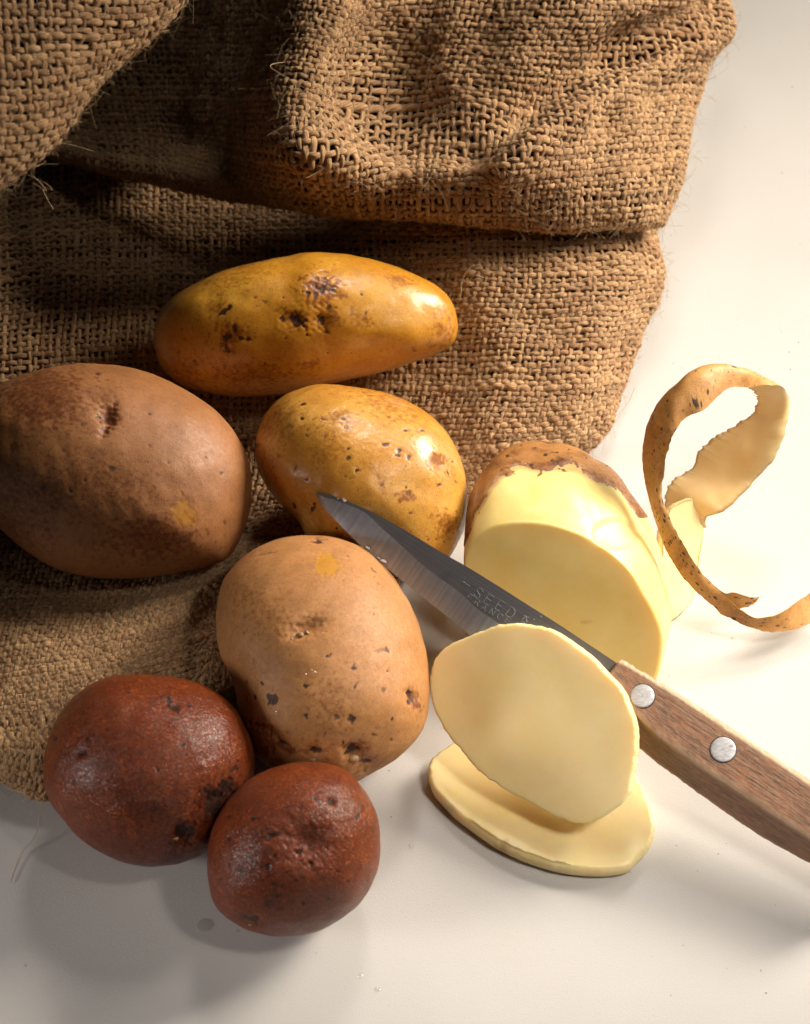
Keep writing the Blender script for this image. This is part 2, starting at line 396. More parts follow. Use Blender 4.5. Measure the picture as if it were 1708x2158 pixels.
# ------------------------------------------------------------------ burlap sack
def eval_net(net, s, t):
    m, n, _ = net.shape
    i = np.clip(np.floor(s).astype(int), 0, m - 2); j = np.clip(np.floor(t).astype(int), 0, n - 2)
    fs, ft = s - i, t - j
    def wts(f): return [0.5 * (-f + 2 * f * f - f ** 3), 0.5 * (2 - 5 * f * f + 3 * f ** 3), 0.5 * (f + 4 * f * f - 3 * f ** 3), 0.5 * (-f * f + f ** 3)]
    ws, wt = wts(fs), wts(ft); out = 0
    for a in range(4):
        for b in range(4):
            out = out + (ws[a] * wt[b])[..., None] * net[np.clip(i + a - 1, 0, m - 1), np.clip(j + b - 1, 0, n - 1)]
    return out
PITCH = 0.20
def net_surface(rows, extra=None, pitch=PITCH, wob=0.0, seed=1):
    net = np.array([[pz(*p) for p in r] for r in rows])
    ls = np.linalg.norm(np.diff(net, axis=0), axis=2); lt = np.linalg.norm(np.diff(net, axis=1), axis=2)
    cs_ = np.concatenate([[0], np.cumsum(np.quantile(ls, 0.6, axis=1))]); ct = np.concatenate([[0], np.cumsum(np.quantile(lt, 0.6, axis=0))])
    Np, Nq = int(cs_[-1] / pitch), int(ct[-1] / pitch)
    wv = waves(seed, 16, 1.2, 5.0)
    # smooth the spacing so that it does not jump from one cell to the next
    def soft(c):
        x = np.linspace(0, c[-1], 400); y = np.interp(x, c, np.arange(len(c)))
        k = np.hanning(61); k /= k.sum(); yp = np.concatenate([2 * y[0] - y[1:31][::-1], y, 2 * y[-1] - y[-31:-1][::-1]])
        return x, np.convolve(yp, k, 'valid')
    xs, ys = soft(cs_); xt, yt = soft(ct)
    def raw(p, q):
        s = np.interp(p * pitch, xs, ys); t = np.interp(q * pitch, xt, yt)
        P = eval_net(net, np.clip(s, 0, net.shape[0] - 1), np.clip(t, 0, net.shape[1] - 1))
        return P
    def nrm(f, p, q):
        e = 0.5
        a = f(p + e, q) - f(p - e, q); b = f(p, q + e) - f(p, q - e)
        n = np.cross(b, a); n /= np.linalg.norm(n, axis=-1, keepdims=True) + 1e-9
        return n
    sg = np.sign(np.median((nrm(raw, np.array([Np * .4]), np.array([Nq * .4])) @ VIEW)))
    def surf(p, q):
        P = raw(p, q)
        n = nrm(raw, p, q) * sg
        d = wob * wv(P)
        if extra is not None: d = d + extra(P)
        return P + n * d[..., None]
    return surf, Np, Nq, sg
def compact(V, F):
    used = np.zeros(len(V), bool); used[F.ravel()] = True; ix = np.flatnonzero(used)
    m = np.zeros(len(V), int); m[ix] = np.arange(len(ix)); return V[ix], m[F], ix
def in_view(V, m=110):
    u, v = proj(V); return (u > -m) & (u < 1708 + m) & (v > -m) & (v < 2158 + m)
def weave(name, surf, Np, Nq, sg, parent, seed=0, sides=6, m=3, r0=0.0645, amp=0.046, fuzz=1.0, pitch=PITCH, keep=None):
    r0 *= pitch / 0.2; amp *= pitch / 0.2
    r = np.random.default_rng(seed)
    def normal(p, q):
        e = 0.25
        n = np.cross(surf(p, q + e) - surf(p, q - e), surf(p + e, q) - surf(p - e, q)) * sg
        return n / (np.linalg.norm(n, axis=-1, keepdims=True) + 1e-9)
    # backing
    pp, qq = np.meshgrid(np.arange(0, Np), np.arange(0, Nq), indexing='ij'); pp = pp.astype(float); qq = qq.astype(float)
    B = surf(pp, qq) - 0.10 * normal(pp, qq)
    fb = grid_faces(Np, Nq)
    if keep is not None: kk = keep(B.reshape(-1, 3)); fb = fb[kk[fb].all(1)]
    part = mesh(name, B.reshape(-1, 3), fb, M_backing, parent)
    an = np.arange(sides) * 2 * pi / sides
    for dirn in (0, 1):
        nA, nB = (Np, Nq) if dirn == 0 else (Nq, Np)
        k = np.arange(0.5, nA - 0.5); k = np.floor(k)
        along = np.arange(0, nB - 1 + 1e-6, 1.0 / m)
        K, L = np.meshgrid(k, along, indexing='ij')
        jit = r.normal(0, 0.12, len(k))[:, None]
        # slow wander of each yarn
        ph = r.uniform(0, 2 * pi, (len(k), 3)); fr = r.uniform(0.08, 0.9, (len(k), 3))
        wand = sum(np.sin(L * fr[:, a:a + 1] + ph[:, a:a + 1]) for a in range(3)) * 0.065
        Kj = np.clip(K + jit + wand, 0, nA - 1)
        p, q = (Kj, L) if dirn == 0 else (L, Kj)
        n = normal(p, q)
        sign = 1 if dirn == 0 else -1
        off = sign * np.cos(pi * (L + K)); off = np.sign(off) * np.abs(off) ** 0.9 * amp
        off = off + 0.018 * np.sin(L * fr[:, :1] * 2.3 + ph[:, 1:2])
        C = surf(p, q) + n * off[..., None]
        T = np.gradient(C, axis=1); T /= np.linalg.norm(T, axis=2, keepdims=True) + 1e-9
        Bn = np.cross(T, n); Bn /= np.linalg.norm(Bn, axis=2, keepdims=True) + 1e-9
        Nn = np.cross(Bn, T)
        ry = r0 * np.exp(r.normal(0, 0.13, len(k)))[:, None]
        ph2 = r.uniform(0, 2 * pi, (len(k), 3)); fr2 = r.uniform(0.15, 1.3, (len(k), 3))
        rv = ry * (1 + 0.10 * sum(np.sin(L * fr2[:, a:a + 1] + ph2[:, a:a + 1]) for a in range(3)))
        rv = rv * (1.08 if dirn == 0 else 0.92)
        wd, hg = 1.18, 0.80
        ring = C[:, :, None] + rv[:, :, None, None] * (wd * np.cos(an)[:, None] * Bn[:, :, None] + hg * np.sin(an)[:, None] * Nn[:, :, None])
        nk, nl = K.shape
        f = grid_faces(nl, sides, True)
        Fq = (f[None] + (np.arange(nk) * nl * sides)[:, None, None]).reshape(-1, 4)
        Vv = ring.reshape(-1, 3)
        yv = np.broadcast_to(r.uniform(0, 1, nk)[:, None, None], (nk, nl, sides)).ravel()
        uva = np.broadcast_to((L * pitch)[:, :, None], (nk, nl, sides)).ravel()
        uvb = np.broadcast_to(np.abs(np.arange(sides) / sides * 2 - 1)[None, None], (nk, nl, sides)).ravel()
        Fq = Fq.reshape(-1, 4)[(np.arange(len(Fq)) % sides) != sides - 2]; kk = in_view(Vv); Fq = Fq[kk[Fq].all(1)]
        Vv, Fq, ix = compact(Vv, Fq); yv, uva, uvb = yv[ix], uva[ix], uvb[ix]
        o = mesh('warp_yarn' if dirn == 0 else 'weft_yarn', Vv, Fq, M_burlap, part, uv=np.stack([uva, uvb], -1), attrs={'yarn': yv})
        o['kind'] = 'stuff'
    # fuzz
    nf = int(Np * Nq * 2.0 * fuzz)
    p = r.uniform(1, Np - 2, nf); q = r.uniform(1, Nq - 2, nf)
    P0 = surf(p, q); n = normal(p, q)
    tdir = surf(p + 0.3, q) - P0; tdir /= np.linalg.norm(tdir, axis=1, keepdims=True) + 1e-9
    b = np.cross(n, tdir); a = r.uniform(0, 2 * pi, nf)
    d0 = (np.cos(a)[:, None] * tdir + np.sin(a)[:, None] * b)
    Lh = np.exp(r.normal(math.log(0.22), 0.5, nf)); Lh = np.minimum(Lh, 0.5)
    mm = 4; tt = np.linspace(0, 1, mm)
    lift = r.uniform(0.05, 0.6, nf)
    bend = r.normal(0, 0.5, (nf, 3))
    kv = in_view(P0, 60) & ((n @ VIEW) > -0.35)
    P0, n, d0, Lh, lift, bend = P0[kv], n[kv], d0[kv], Lh[kv], lift[kv], bend[kv]; nf = len(P0)
    path = P0[:, None] + n[:, None] * 0.07 + Lh[:, None, None] * (d0[:, None] * tt[None, :, None] + n[:, None] * (lift[:, None] * np.sin(tt * pi * 0.8)[None])[..., None] * 0.5 + bend[:, None] * (tt ** 2)[None, :, None])
    rad = r.uniform(0.0016, 0.0042, nf)
    Vv, Fq = tubes(path, rad, 3)
    Fq = Fq
    if keep is not None: kk = keep(Vv); Fq = Fq[kk[Fq].all(1)]
    o = mesh('loose_fibre', Vv, Fq, M_fibre, part); o['kind'] = 'stuff'
    return part

sack = empty('burlap_sack', (-2, 8, 0))
tag(sack, 'brown burlap sack, folded and slumped across the top and left, potatoes lying on it', 'sack')

rowsA = [
 [(-170,230,1.0),(150,200,0.5),(400,200,0.5),(650,250,0.6),(900,300,1.4),(1130,320,1.5),(1280,340,1.5),(1350,380,1.2),(1340,420,0.3)],
 [(-170,430,1.3),(150,400,0.64),(400,395,0.64),(650,395,0.86),(900,400,2.4),(1130,400,2.7),(1290,405,2.6),(1372,440,2.0),(1360,480,0.5)],
 [(-170,530,1.92),(150,500,1.08),(400,500,0.92),(650,500,1.13),(900,500,2.8),(1130,495,3.2),(1300,492,3.0),(1388,525,1.7),(1360,580,0.3)],
 [(-170,640,2.25),(150,610,1.48),(400,600,1.22),(650,600,1.22),(900,605,2.5),(1130,605,3.0),(1310,600,2.5),(1400,595,1.3),(1365,645,0.2)],
 [(-170,740,2.4),(140,720,1.9),(390,710,1.3),(640,710,1.2),(880,712,1.9),(1100,712,2.5),(1265,708,2.2),(1352,700,1.1),(1322,745,0.15)],
 [(-170,880,1.6),(140,850,1.2),(390,830,0.9),(640,830,0.9),(870,830,1.4),(1070,832,2.0),(1220,826,1.8),(1308,815,0.9),(1275,860,0.12)],
 [(-170,1010,1.2),(130,980,0.8),(380,960,0.7),(620,950,0.7),(840,945,1.0),(1020,940,1.5),(1170,925,1.3),(1262,915,0.7),(1232,950,0.1)],
 [(-170,1140,1.0),(120,1110,0.7),(360,1090,0.6),(580,1075,0.7),(780,1055,0.8),(930,1035,1.0),(1050,1010,0.9),(1140,990,0.5),(1115,1010,0.08)],
 [(-170,1260,1.3),(80,1250,1.4),(290,1240,1.4),(470,1205,1.2),(640,1170,0.9),(775,1140,0.8),(880,1115,0.7),(965,1095,0.4),(945,1115,0.06)],
 [(-170,1400,1.6),(40,1380,1.8),(220,1365,1.7),(370,1325,1.6),(515,1285,1.4),(640,1250,1.1),(750,1225,0.8),(845,1215,0.45),(830,1235,0.06)],
 [(-170,1530,1.4),(0,1515,1.5),(140,1495,1.5),(270,1460,1.4),(395,1430,1.2),(500,1400,1.1),(590,1375,0.8),(680,1360,0.45),(670,1380,0.06)],
 [(-170,1600,0.7),(-10,1635,0.7),(90,1675,0.6),(220,1640,0.6),(335,1590,0.55),(440,1530,0.5),(530,1480,0.45),(620,1430,0.35),(610,1435,0.06)],
 [(-170,1590,0.1),(-10,1620,0.08),(90,1655,0.08),(215,1620,0.08),(325,1570,0.08),(430,1515,0.08),(520,1465,0.08),(610,1415,0.08),(600,1420,0.06)],
]
def ridge(points, amp, width):
    """a fold laid along a line of picture positions; returns f(P)"""
    pts = np.array(points, float)
    def f(P):
        u, v = proj(P); best = np.full(u.shape, 1e9)
        for a, b in zip(pts[:-1], pts[1:]):
            d = b - a; L = (d @ d)
            t = np.clip(((u - a[0]) * d[0] + (v - a[1]) * d[1]) / L, 0, 1)
            best = np.minimum(best, np.hypot(u - a[0] - t * d[0], v - a[1] - t * d[1]))
        return amp * np.exp(-(best / width) ** 2)
    return f
def addf(*fs): return lambda P: sum(f(P) for f in fs)
foldsA = addf(ridge([(-60, 1330), (150, 1370), (330, 1330), (480, 1240)], 0.22, 60), ridge([(1010, 620), (1080, 760), (1060, 900)], 0.15, 70),
              ridge([(1290, 560), (1240, 700), (1200, 860)], 0.12, 40), ridge([(0, 560), (200, 640), (330, 700)], 0.1, 60))
sA, a1, a2, sg = net_surface(rowsA, foldsA, pitch=0.17, wob=0.03, seed=5)
weave('lower_cloth', sA, a1, a2, sg, sack, seed=1, fuzz=0.55, pitch=0.17)

rowsB = [
 [(-260,-80,1.2),(-100.0,-115.0,1.32),(60,-150,0.98),(340,-170,1.86),(550,-180,7.0),(740,-180,8.3),(980,-180,7.7),(1200,-180,7.7),(1410,-160,6.6),(1575,-140,5.0),(1550,-100,3.0)],
 [(-240,40,1.0),(-80.0,25.0,1.22),(80,10,0.98),(350,0,1.66),(550,-10,6.6),(710,0,8.0),(940,0,7.0),(1180,0,7.3),(1390,0,6.3),(1535,5,4.7),(1510,50,3.0)],
 [(-220,110,0.9),(-55.0,115.0,1.18),(110,120,1.02),(350,110,1.44),(540,105,6.0),(670,100,7.6),(900,110,6.2),(1130,110,6.7),(1350,110,5.5),(1496,110,4.2),(1472,150,2.8)],
 [(-200,170,0.8),(-30.0,192.5,1.17),(140,215,1.13),(355,210,1.31),(520,210,5.2),(630,210,7.0),(870,220,5.5),(1100,220,6.1),(1300,215,5.3),(1462,210,3.9),(1440,250,2.7)],
 [(-180,210,0.7),(-5.0,250.0,1.14),(170,290,1.21),(365,300,1.17),(515,315,4.4),(630,325,6.5),(855,330,5.7),(1080,330,6.0),(1275,320,5.0),(1434,310,3.7),(1410,345,2.7)],
 [(-160,240,0.6),(17.5,287.5,1.15),(195,335,1.9),(360,360,2.6),(520,390,3.4),(650,405,4.6),(855,410,4.9),(1070,412,5.1),(1260,405,4.6),(1418,395,3.5),(1395,420,2.8)],
 [(-150,255,0.5),(32.5,305.0,0.9500000000000001),(215,355,1.6),(380,388,2.1),(535,425,2.7),(670,448,3.2),(860,465,3.6),(1070,476,3.8),(1250,482,3.7),(1392,468,3.3),(1372,468,2.9)],
 [(-140,250,0.3),(37.5,295.0,0.65),(215,340,1.2),(390,370,1.6),(550,400,2.1),(690,425,2.5),(870,440,2.8),(1070,450,3.0),(1235,455,3.0),(1365,450,2.9),(1350,448,2.7)],
]
foldsB = addf(ridge([(1560, 30), (1450, 95), (1330, 165), (1220, 225), (1120, 300), (1060, 350)], 0.60, 38),
              ridge([(1500, 20), (1400, 70), (1250, 150), (1120, 240), (1010, 320)], -0.65, 60),
              ridge([(790, 0), (800, 110), (790, 220), (840, 290)], -0.42, 85),
              ridge([(700, -60), (640, 80), (590, 200), (640, 320), (760, 370)], 0.26, 65),
              ridge([(960, -50), (940, 80), (960, 180), (1030, 260)], 0.28, 60),
              ridge([(1330, 250), (1310, 350), (1330, 440)], 0.2, 40))
sB, b1, b2, sg = net_surface(rowsB, foldsB, pitch=0.18, wob=0.05, seed=9)
weave('rolled_upper_fold', sB, b1, b2, sg, sack, seed=2, fuzz=0.8, pitch=0.18)

# the upright flap at the top left: a sheet bent round a slanting edge
def flap():
    e0 = np.array([372.0, 0.0]); e1 = np.array([0.0, 402.0])
    dirv = (e1 - e0) / np.linalg.norm(e1 - e0); out = np.array([-dirv[1], dirv[0]])
    if out[0] < 0: out = -out
    R = 1.9
    P_, Q_ = 84, 76
    wv = waves(77, 14, 1.5, 6)
    def surf(p, q):
        # flat sheet coordinates in photograph pixels
        u = -420 + q * PITCH * PX * 1.06; v = -860 + p * PITCH * PX * 1.02
        d = np.stack([u - e0[0], v - e0[1]], -1)
        al = d @ dirv; a = (d @ out) / PX             # along the edge, past the edge (cm)
        a = a + 0.0
        sag = 0.10 * np.sin(al / 150.0) + 0.12 * np.sin(al / 61 + 1)
        x = a + 0.55 * R                              # arc position; the silhouette sits at a = 0.. once bent
        ang = np.clip(x / R, -0.2, 2.6)
        flat = np.where(x < 0, x, 0)
        off = np.where(x < 0, x, R * np.sin(ang)) ; dep = np.where(x < 0, 0, R * (np.cos(ang) - 1))
        off = off - R                                  # silhouette at off = 0
        uu = e0[0] + dirv[0] * al + out[0] * (off + sag) * PX
        vv = e0[1] + dirv[1] * al + out[1] * (off + sag) * PX
        base = pw(uu, vv, 12.0 + 0 * uu)
        w = 8.2 + 0.0058 * al - 0.0 + dep + flat * 0.12
        P = pw(uu, vv, w)
        return P + VIEW * (0.06 * wv(P))[..., None]
    return surf, P_, Q_
sC, c1, c2 = flap()
pmid = np.array([c1 * .3]); qmid = np.array([c2 * .3])
nn = np.cross(sC(pmid, qmid + .5) - sC(pmid, qmid - .5), sC(pmid + .5, qmid) - sC(pmid - .5, qmid))
weave('upright_flap', sC, c1, c2, float(np.sign((nn @ VIEW)[0])), sack, seed=3, fuzz=1.0, pitch=PITCH)

# ------------------------------------------------------------------ potatoes
ICO = {}
def ico(sub):
    if sub not in ICO:
        bm = bmesh.new(); bmesh.ops.create_icosphere(bm, subdivisions=sub, radius=1.0)
        bm.verts.ensure_lookup_table()
        q = np.array([v.co[:] for v in bm.verts])
        if sub > 5:      # finer towards +z
            th = np.arccos(np.clip(q[:, 2], -1, 1)); t2 = th - 0.45 * np.sin(th); k = np.sin(t2) / np.maximum(np.sin(th), 1e-9)
            q = np.stack([q[:, 0] * k, q[:, 1] * k, np.cos(t2)], -1)
        ICO[sub] = (q, np.array([[v.index for v in f.verts] for f in bm.faces]))
        bm.free()
    return ICO[sub]
def outline_r(pts, c):
    P = cr(pts, np.linspace(0, len(pts), 1200, endpoint=False), True)
    d = P - np.array(c); ang = np.arctan2(-d[:, 1], d[:, 0]); r = np.hypot(d[:, 0], d[:, 1])
    o = np.argsort(ang); ang, r = ang[o], r[o]
    A = np.concatenate([ang - 2 * pi, ang, ang + 2 * pi]); Rr = np.concatenate([r, r, r])
    g = np.linspace(-pi, pi, 721); rr = np.interp(g, A, Rr)
    k = np.hanning(13); k /= k.sum(); rr = np.convolve(np.concatenate([rr[-7:-1], rr, rr[1:7]]), k, 'valid')
    return lambda a: np.interp(a, g, rr)
def potato(name, pts, zc, H, mat, label, spots=(), dents=(), patches=(), stains=(), nspeck=60, noise_amp=0.05, seed=0, sub=6, cen=None, speck_r=(1.5, 4.0), parent=None):
    r = np.random.default_rng(seed + 100)
    pts = np.array(pts, float)
    c = np.array(cen) if cen else (pts.min(0) + pts.max(0)) / 2
    w = float(w_at(c[1], zc)); f = 1 - w / D
    rad = outline_r(pts, c)
    X, Fc = ico(sub)
    phi = np.arctan2(X[:, 1], X[:, 0]); rho = np.hypot(X[:, 0], X[:, 1])
    R_ = rad(phi) / PX * f
    b = (pts[:, 1].max() - pts[:, 1].min()) / 2 / PX * f
    G2 = max((b * b - H * H * cs * cs) / (sn * sn), 0.6 * H * H)
    cross = -(G2 - H * H) * sn * cs; k = cross / (b * b)
    cd = math.sqrt(max(G2 * cs * cs + H * H * sn * sn - cross * cross / (b * b), 1.0))
    a_, u_ = rho * R_ * np.cos(phi), rho * R_ * np.sin(phi)
    dz = np.sign(X[:, 2]) * np.abs(X[:, 2]) ** 0.94
    C = pw(c[0], c[1], w)
    P = C + a_[:, None] * RT + u_[:, None] * UP + (cd * dz + k * u_)[:, None] * VIEW
    nrm = P - C; nrm /= np.linalg.norm(nrm, axis=1, keepdims=True)
    inner = 1 - sstep(0.93, 1.0, rho)
    wv = waves(seed, 14, 1.0, 3.2); wf = waves(seed + 50, 24, 0.35, 0.9)
    wi = waves(seed + 70, 30, 0.10, 0.35)
    disp = 0.42 * noise_amp * wv(P) * (0.25 + 0.75 * inner) + 0.004 * wf(P)
    u, v = proj(P); front = X[:, 2] > -0.05
    spot = np.zeros(len(P)); patch = np.zeros(len(P)); stain = np.zeros(len(P))
    wn = wi(P)
    def blob(x, y, rr, asp=1.0, ang=0.0, rag=0.25):
        ca, sa = cos(radians(ang)), sin(radians(ang))
        du, dv = u - x, v - y
        p_, q_ = du * ca + dv * sa, (-du * sa + dv * ca) * asp
        d = np.hypot(p_, q_) / rr * np.clip(1 + rag * wn, 0.6, 1.5)
        return np.where(front, d, 9.0)
    for s_ in spots:
        x, y, rr, st = s_[:4]; asp = s_[4] if len(s_) > 4 else 1; ang = s_[5] if len(s_) > 5 else 0
        d = blob(x, y, rr * 1.25, asp, ang, 0.3)
        spot = np.maximum(spot, st * (1 - sstep(0.3, 1.15, d)))
        disp = disp - 0.012 * st * np.exp(-(d * 1.2) ** 2)
    for x, y, rr, dp, *o in dents:
        d = blob(x, y, rr, o[0] if o else 1, o[1] if len(o) > 1 else 0, 0.05)
        disp = disp - dp * np.exp(-d ** 2)
    for x, y, rr, *o in patches:
        d = blob(x, y, rr, o[0] if o else 1, o[1] if len(o) > 1 else 0, 0.2)
        patch = np.maximum(patch, 1 - sstep(0.75, 1.1, d)); disp = disp - 0.012 * (1 - sstep(0.8, 1.05, d))
    for x, y, rr, st, *o in stains:
        d = blob(x, y, rr, o[0] if o else 1, o[1] if len(o) > 1 else 0, 0.35)
        stain = np.maximum(stain, st * (1 - sstep(0.3, 1.5, d)))
    # lenticels scattered over the whole skin
    q = r.normal(size=(nspeck, 3)); q /= np.linalg.norm(q, axis=1, keepdims=True)
    for k_ in range(nspeck):
        d = np.linalg.norm((X - q[k_]), axis=1) * R_.mean() * PX / r.uniform(*speck_r)
        spot = np.maximum(spot, r.uniform(0.3, 0.62) * (1 - sstep(0.4, 1.4, d)))
        disp = disp - 0.006 * np.exp(-d ** 2)
    P = P + nrm * disp[:, None]
    base = np.array([C[0], C[1], P[:, 2].min()])
    sh = max(0.0, 0.02 - P[:, 2].min()) if P[:, 2].min() < 0.02 else 0.0
    P[:, 2] = np.maximum(P[:, 2], 0.004)            # rests on the table, never below it
    o = mesh(name, P, Fc, mat, parent, origin=base, attrs={'spot': spot, 'patch': patch, 'stain': stain})
    if label: tag(o, label, 'potato')
    POT[o.name] = (C, c, w, cd, rad, k)
    return o
POT = {}
def surf_pt(o, u, v, lift=0.0):
    """point on the potato's near side that is seen at u, v"""
    C, c, w, cd, rad, k = POT[o.name]
    du, dv = u - c[0], v - c[1]
    rr = rad(math.atan2(-dv, du)); rho = min(math.hypot(du, dv) / rr, 0.98)
    f = 1 - w / D
    up = -dv / PX * f
    d = cd * math.sqrt(1 - rho * rho) ** 0.94 + k * up
    P = C + du / PX * f * RT + up * UP + (d + lift) * VIEW
    nr = P - C; nr /= np.linalg.norm(nr)
    return P, nr

# long yellow potato
P1 = [(966,690),(955,640),(925,605),(880,580),(830,560),(780,545),(720,534),(660,531),(600,541),(540,553),(470,571),(410,598),(360,630),(335,665),(325,700),(327,740),(342,778),(378,808),(430,825),(490,834),(560,834),(620,826),(690,811),(750,797),(820,780),(880,760),(930,742),(957,722)]
def Z3(l):   # crop of the long potato: zoom px -> picture px
    return [(243.6 + a[0] * 0.4635, 487.2 + a[1] * 0.4635, a[2] * 0.4635, *a[3:]) for a in l]
p1 = potato('potato', P1, 3.25, 1.75, M_yellow, 'long wet yellow potato with scabby dark patches, lying on the burlap farthest back', sub=7,
  spots=Z3([(880,280,16,.9,1.5,10),(920,215,12,.7),(910,290,22,.9,1.6,5),(960,240,14,.8),(985,270,16,.9),(940,260,20,.8),(905,250,14,.75),(755,400,22,1.0,1.6,70),(810,400,20,1.0),(850,415,16,.9),(825,425,24,.9,2,10),(940,400,20,1.0),(870,470,10,.9),(970,460,14,.7),(540,440,18,1.0,1.5,80),(510,480,26,1.0,1.5,20),(570,485,24,.95,1.7,10),(500,530,22,.95,1.6,60),(600,490,12,.8),(490,370,20,.95,1.6,-30),(520,345,12,.8),(465,330,12,.5,3,60),(970,345,10,.7),(1000,348,10,.7),(1120,290,7,.9),(1140,370,6,.9),(1215,425,6,.8),(1180,420,9,.6),(1140,415,14,.4,2),(1350,385,5,.8),(1355,540,12,.8),(1440,525,14,.5),(1375,275,5,.7),(310,445,8,.8),(395,465,6,.7),(295,375,8,.6),(355,590,7,.7),(675,605,6,.8),(555,637,8,.7),(965,555,7,.8),(1215,545,8,.6),(635,420,6,.8),(675,320,12,.6),(635,300,7,.6),(760,300,5,.8),(770,488,5,.8),(1075,555,5,.6),(640,340,9,.5),(600,270,6,.6),(850,275,7,.8),(1105,478,5,.6),(1230,600,5,.6),(325,635,8,.5),(430,645,6,.6),(860,605,14,.4,2),(910,600,14,.45,1.5)]),
  dents=Z3([(790,400,60,.05,1.4,0),(500,480,60,.04),(940,400,40,.06),(450,340,60,.07),(930,260,60,.05),(1060,400,200,.02)]),
  stains=Z3([(820,400,70,.7,1.6,20),(520,480,80,.7,1.3,0),(930,260,90,.8,1.3,0),(985,400,70,.55,1.6),(1130,415,60,.5,2),(1080,360,25,.5),(1290,225,70,.5,2,20),(600,650,220,.5,3),(300,650,120,.4),(560,200,220,.35,3,-15),(880,605,60,.5,3),(450,350,50,.5,1,30),(1500,480,60,.5,.5)]),
  nspeck=170, speck_r=(1.0, 2.6), seed=1, noise_amp=0.045)

# big tan potato at the left
P2 = [(531,1026),(527,980),(503,925),(462,872),(410,833),(350,800),(280,775),(200,765),(130,768),(60,785),(0,808),(-65,850),(-105,915),(-115,975),(-90,1040),(-48,1080),(0,1112),(45,1150),(110,1193),(180,1214),(260,1219),(340,1213),(420,1198),(475,1180),(505,1140),(525,1085)]
def Z4(l): return [(a[0] * 0.3209, 731 + a[1] * 0.3209, a[2] * 0.3209, *a[3:]) for a in l]
p2 = potato('potato', P2, 3.35, 2.35, M_tan, 'big dry tan potato with a deep sprouting eye, cut off by the left edge', sub=7,
  spots=Z4([(735,797,20,1.,1.2,-20),(985,437,12,.7),(855,467,9,.6),(740,538,12,.7),(885,560,18,.4),(987,650,12,.6),(1110,760,16,.7,1,60),(1460,830,11,.9),(1355,725,12,.7),(765,878,8,.8),(555,875,12,.7,1.5,80),(463,950,13,.8),(290,918,14,.8),(345,1055,22,.7,1.6),(110,1010,24,.6),(110,775,18,.5),(70,655,14,.6),(415,685,13,.6),(300,465,13,.6),(535,515,22,.5,1.6,30),(575,540,12,.7),(640,175,18,.8,1.5),(655,262,16,.6,1.6),(500,320,10,.5),(150,335,18,.5),(225,395,16,.4),(150,220,15,.6,1.4),(475,1155,14,.6),(525,1155,9,.7),(745,1250,11,.8),(615,1295,9,.6),(880,1335,11,.6),(1475,1150,9,.7),(1525,1005,22,.4),(1120,1050,14,.5),(1210,915,10,.5),(645,355,10,.7),(600,350,8,.6),(305,1200,16,.6),(230,1130,16,.4),(300,1150,10,.8,4,60),(325,1230,34,.85,10,78),(345,1330,34,.85,10,88),(700,455,22,1.0,1.4,60),(660,490,10,.8),(750,375,16,.9,2,75),(740,470,14,.9,2,85),(680,585,14,.8,3,-60),(1215,1245,12,.6),(905,910,20,.35,1.3)]),
  dents=Z4([(705,450,75,.16,1.3,75),(680,560,50,.06,2,-60),(640,330,90,.05),(325,1250,30,.05,4,80)]),
  patches=Z4([(1215,1100,105,1.3,60)]),
  stains=Z4([(640,900,420,.45,2,10),(1000,1240,330,.6,2.2,0),(300,330,330,.6,1.4),(330,960,180,.5),(720,450,80,.8),(690,540,40,.8),(1250,1010,70,.5,3,50),(100,1100,250,.5)]),
  nspeck=70, speck_r=(1.5, 3.6), seed=2, noise_amp=0.018)
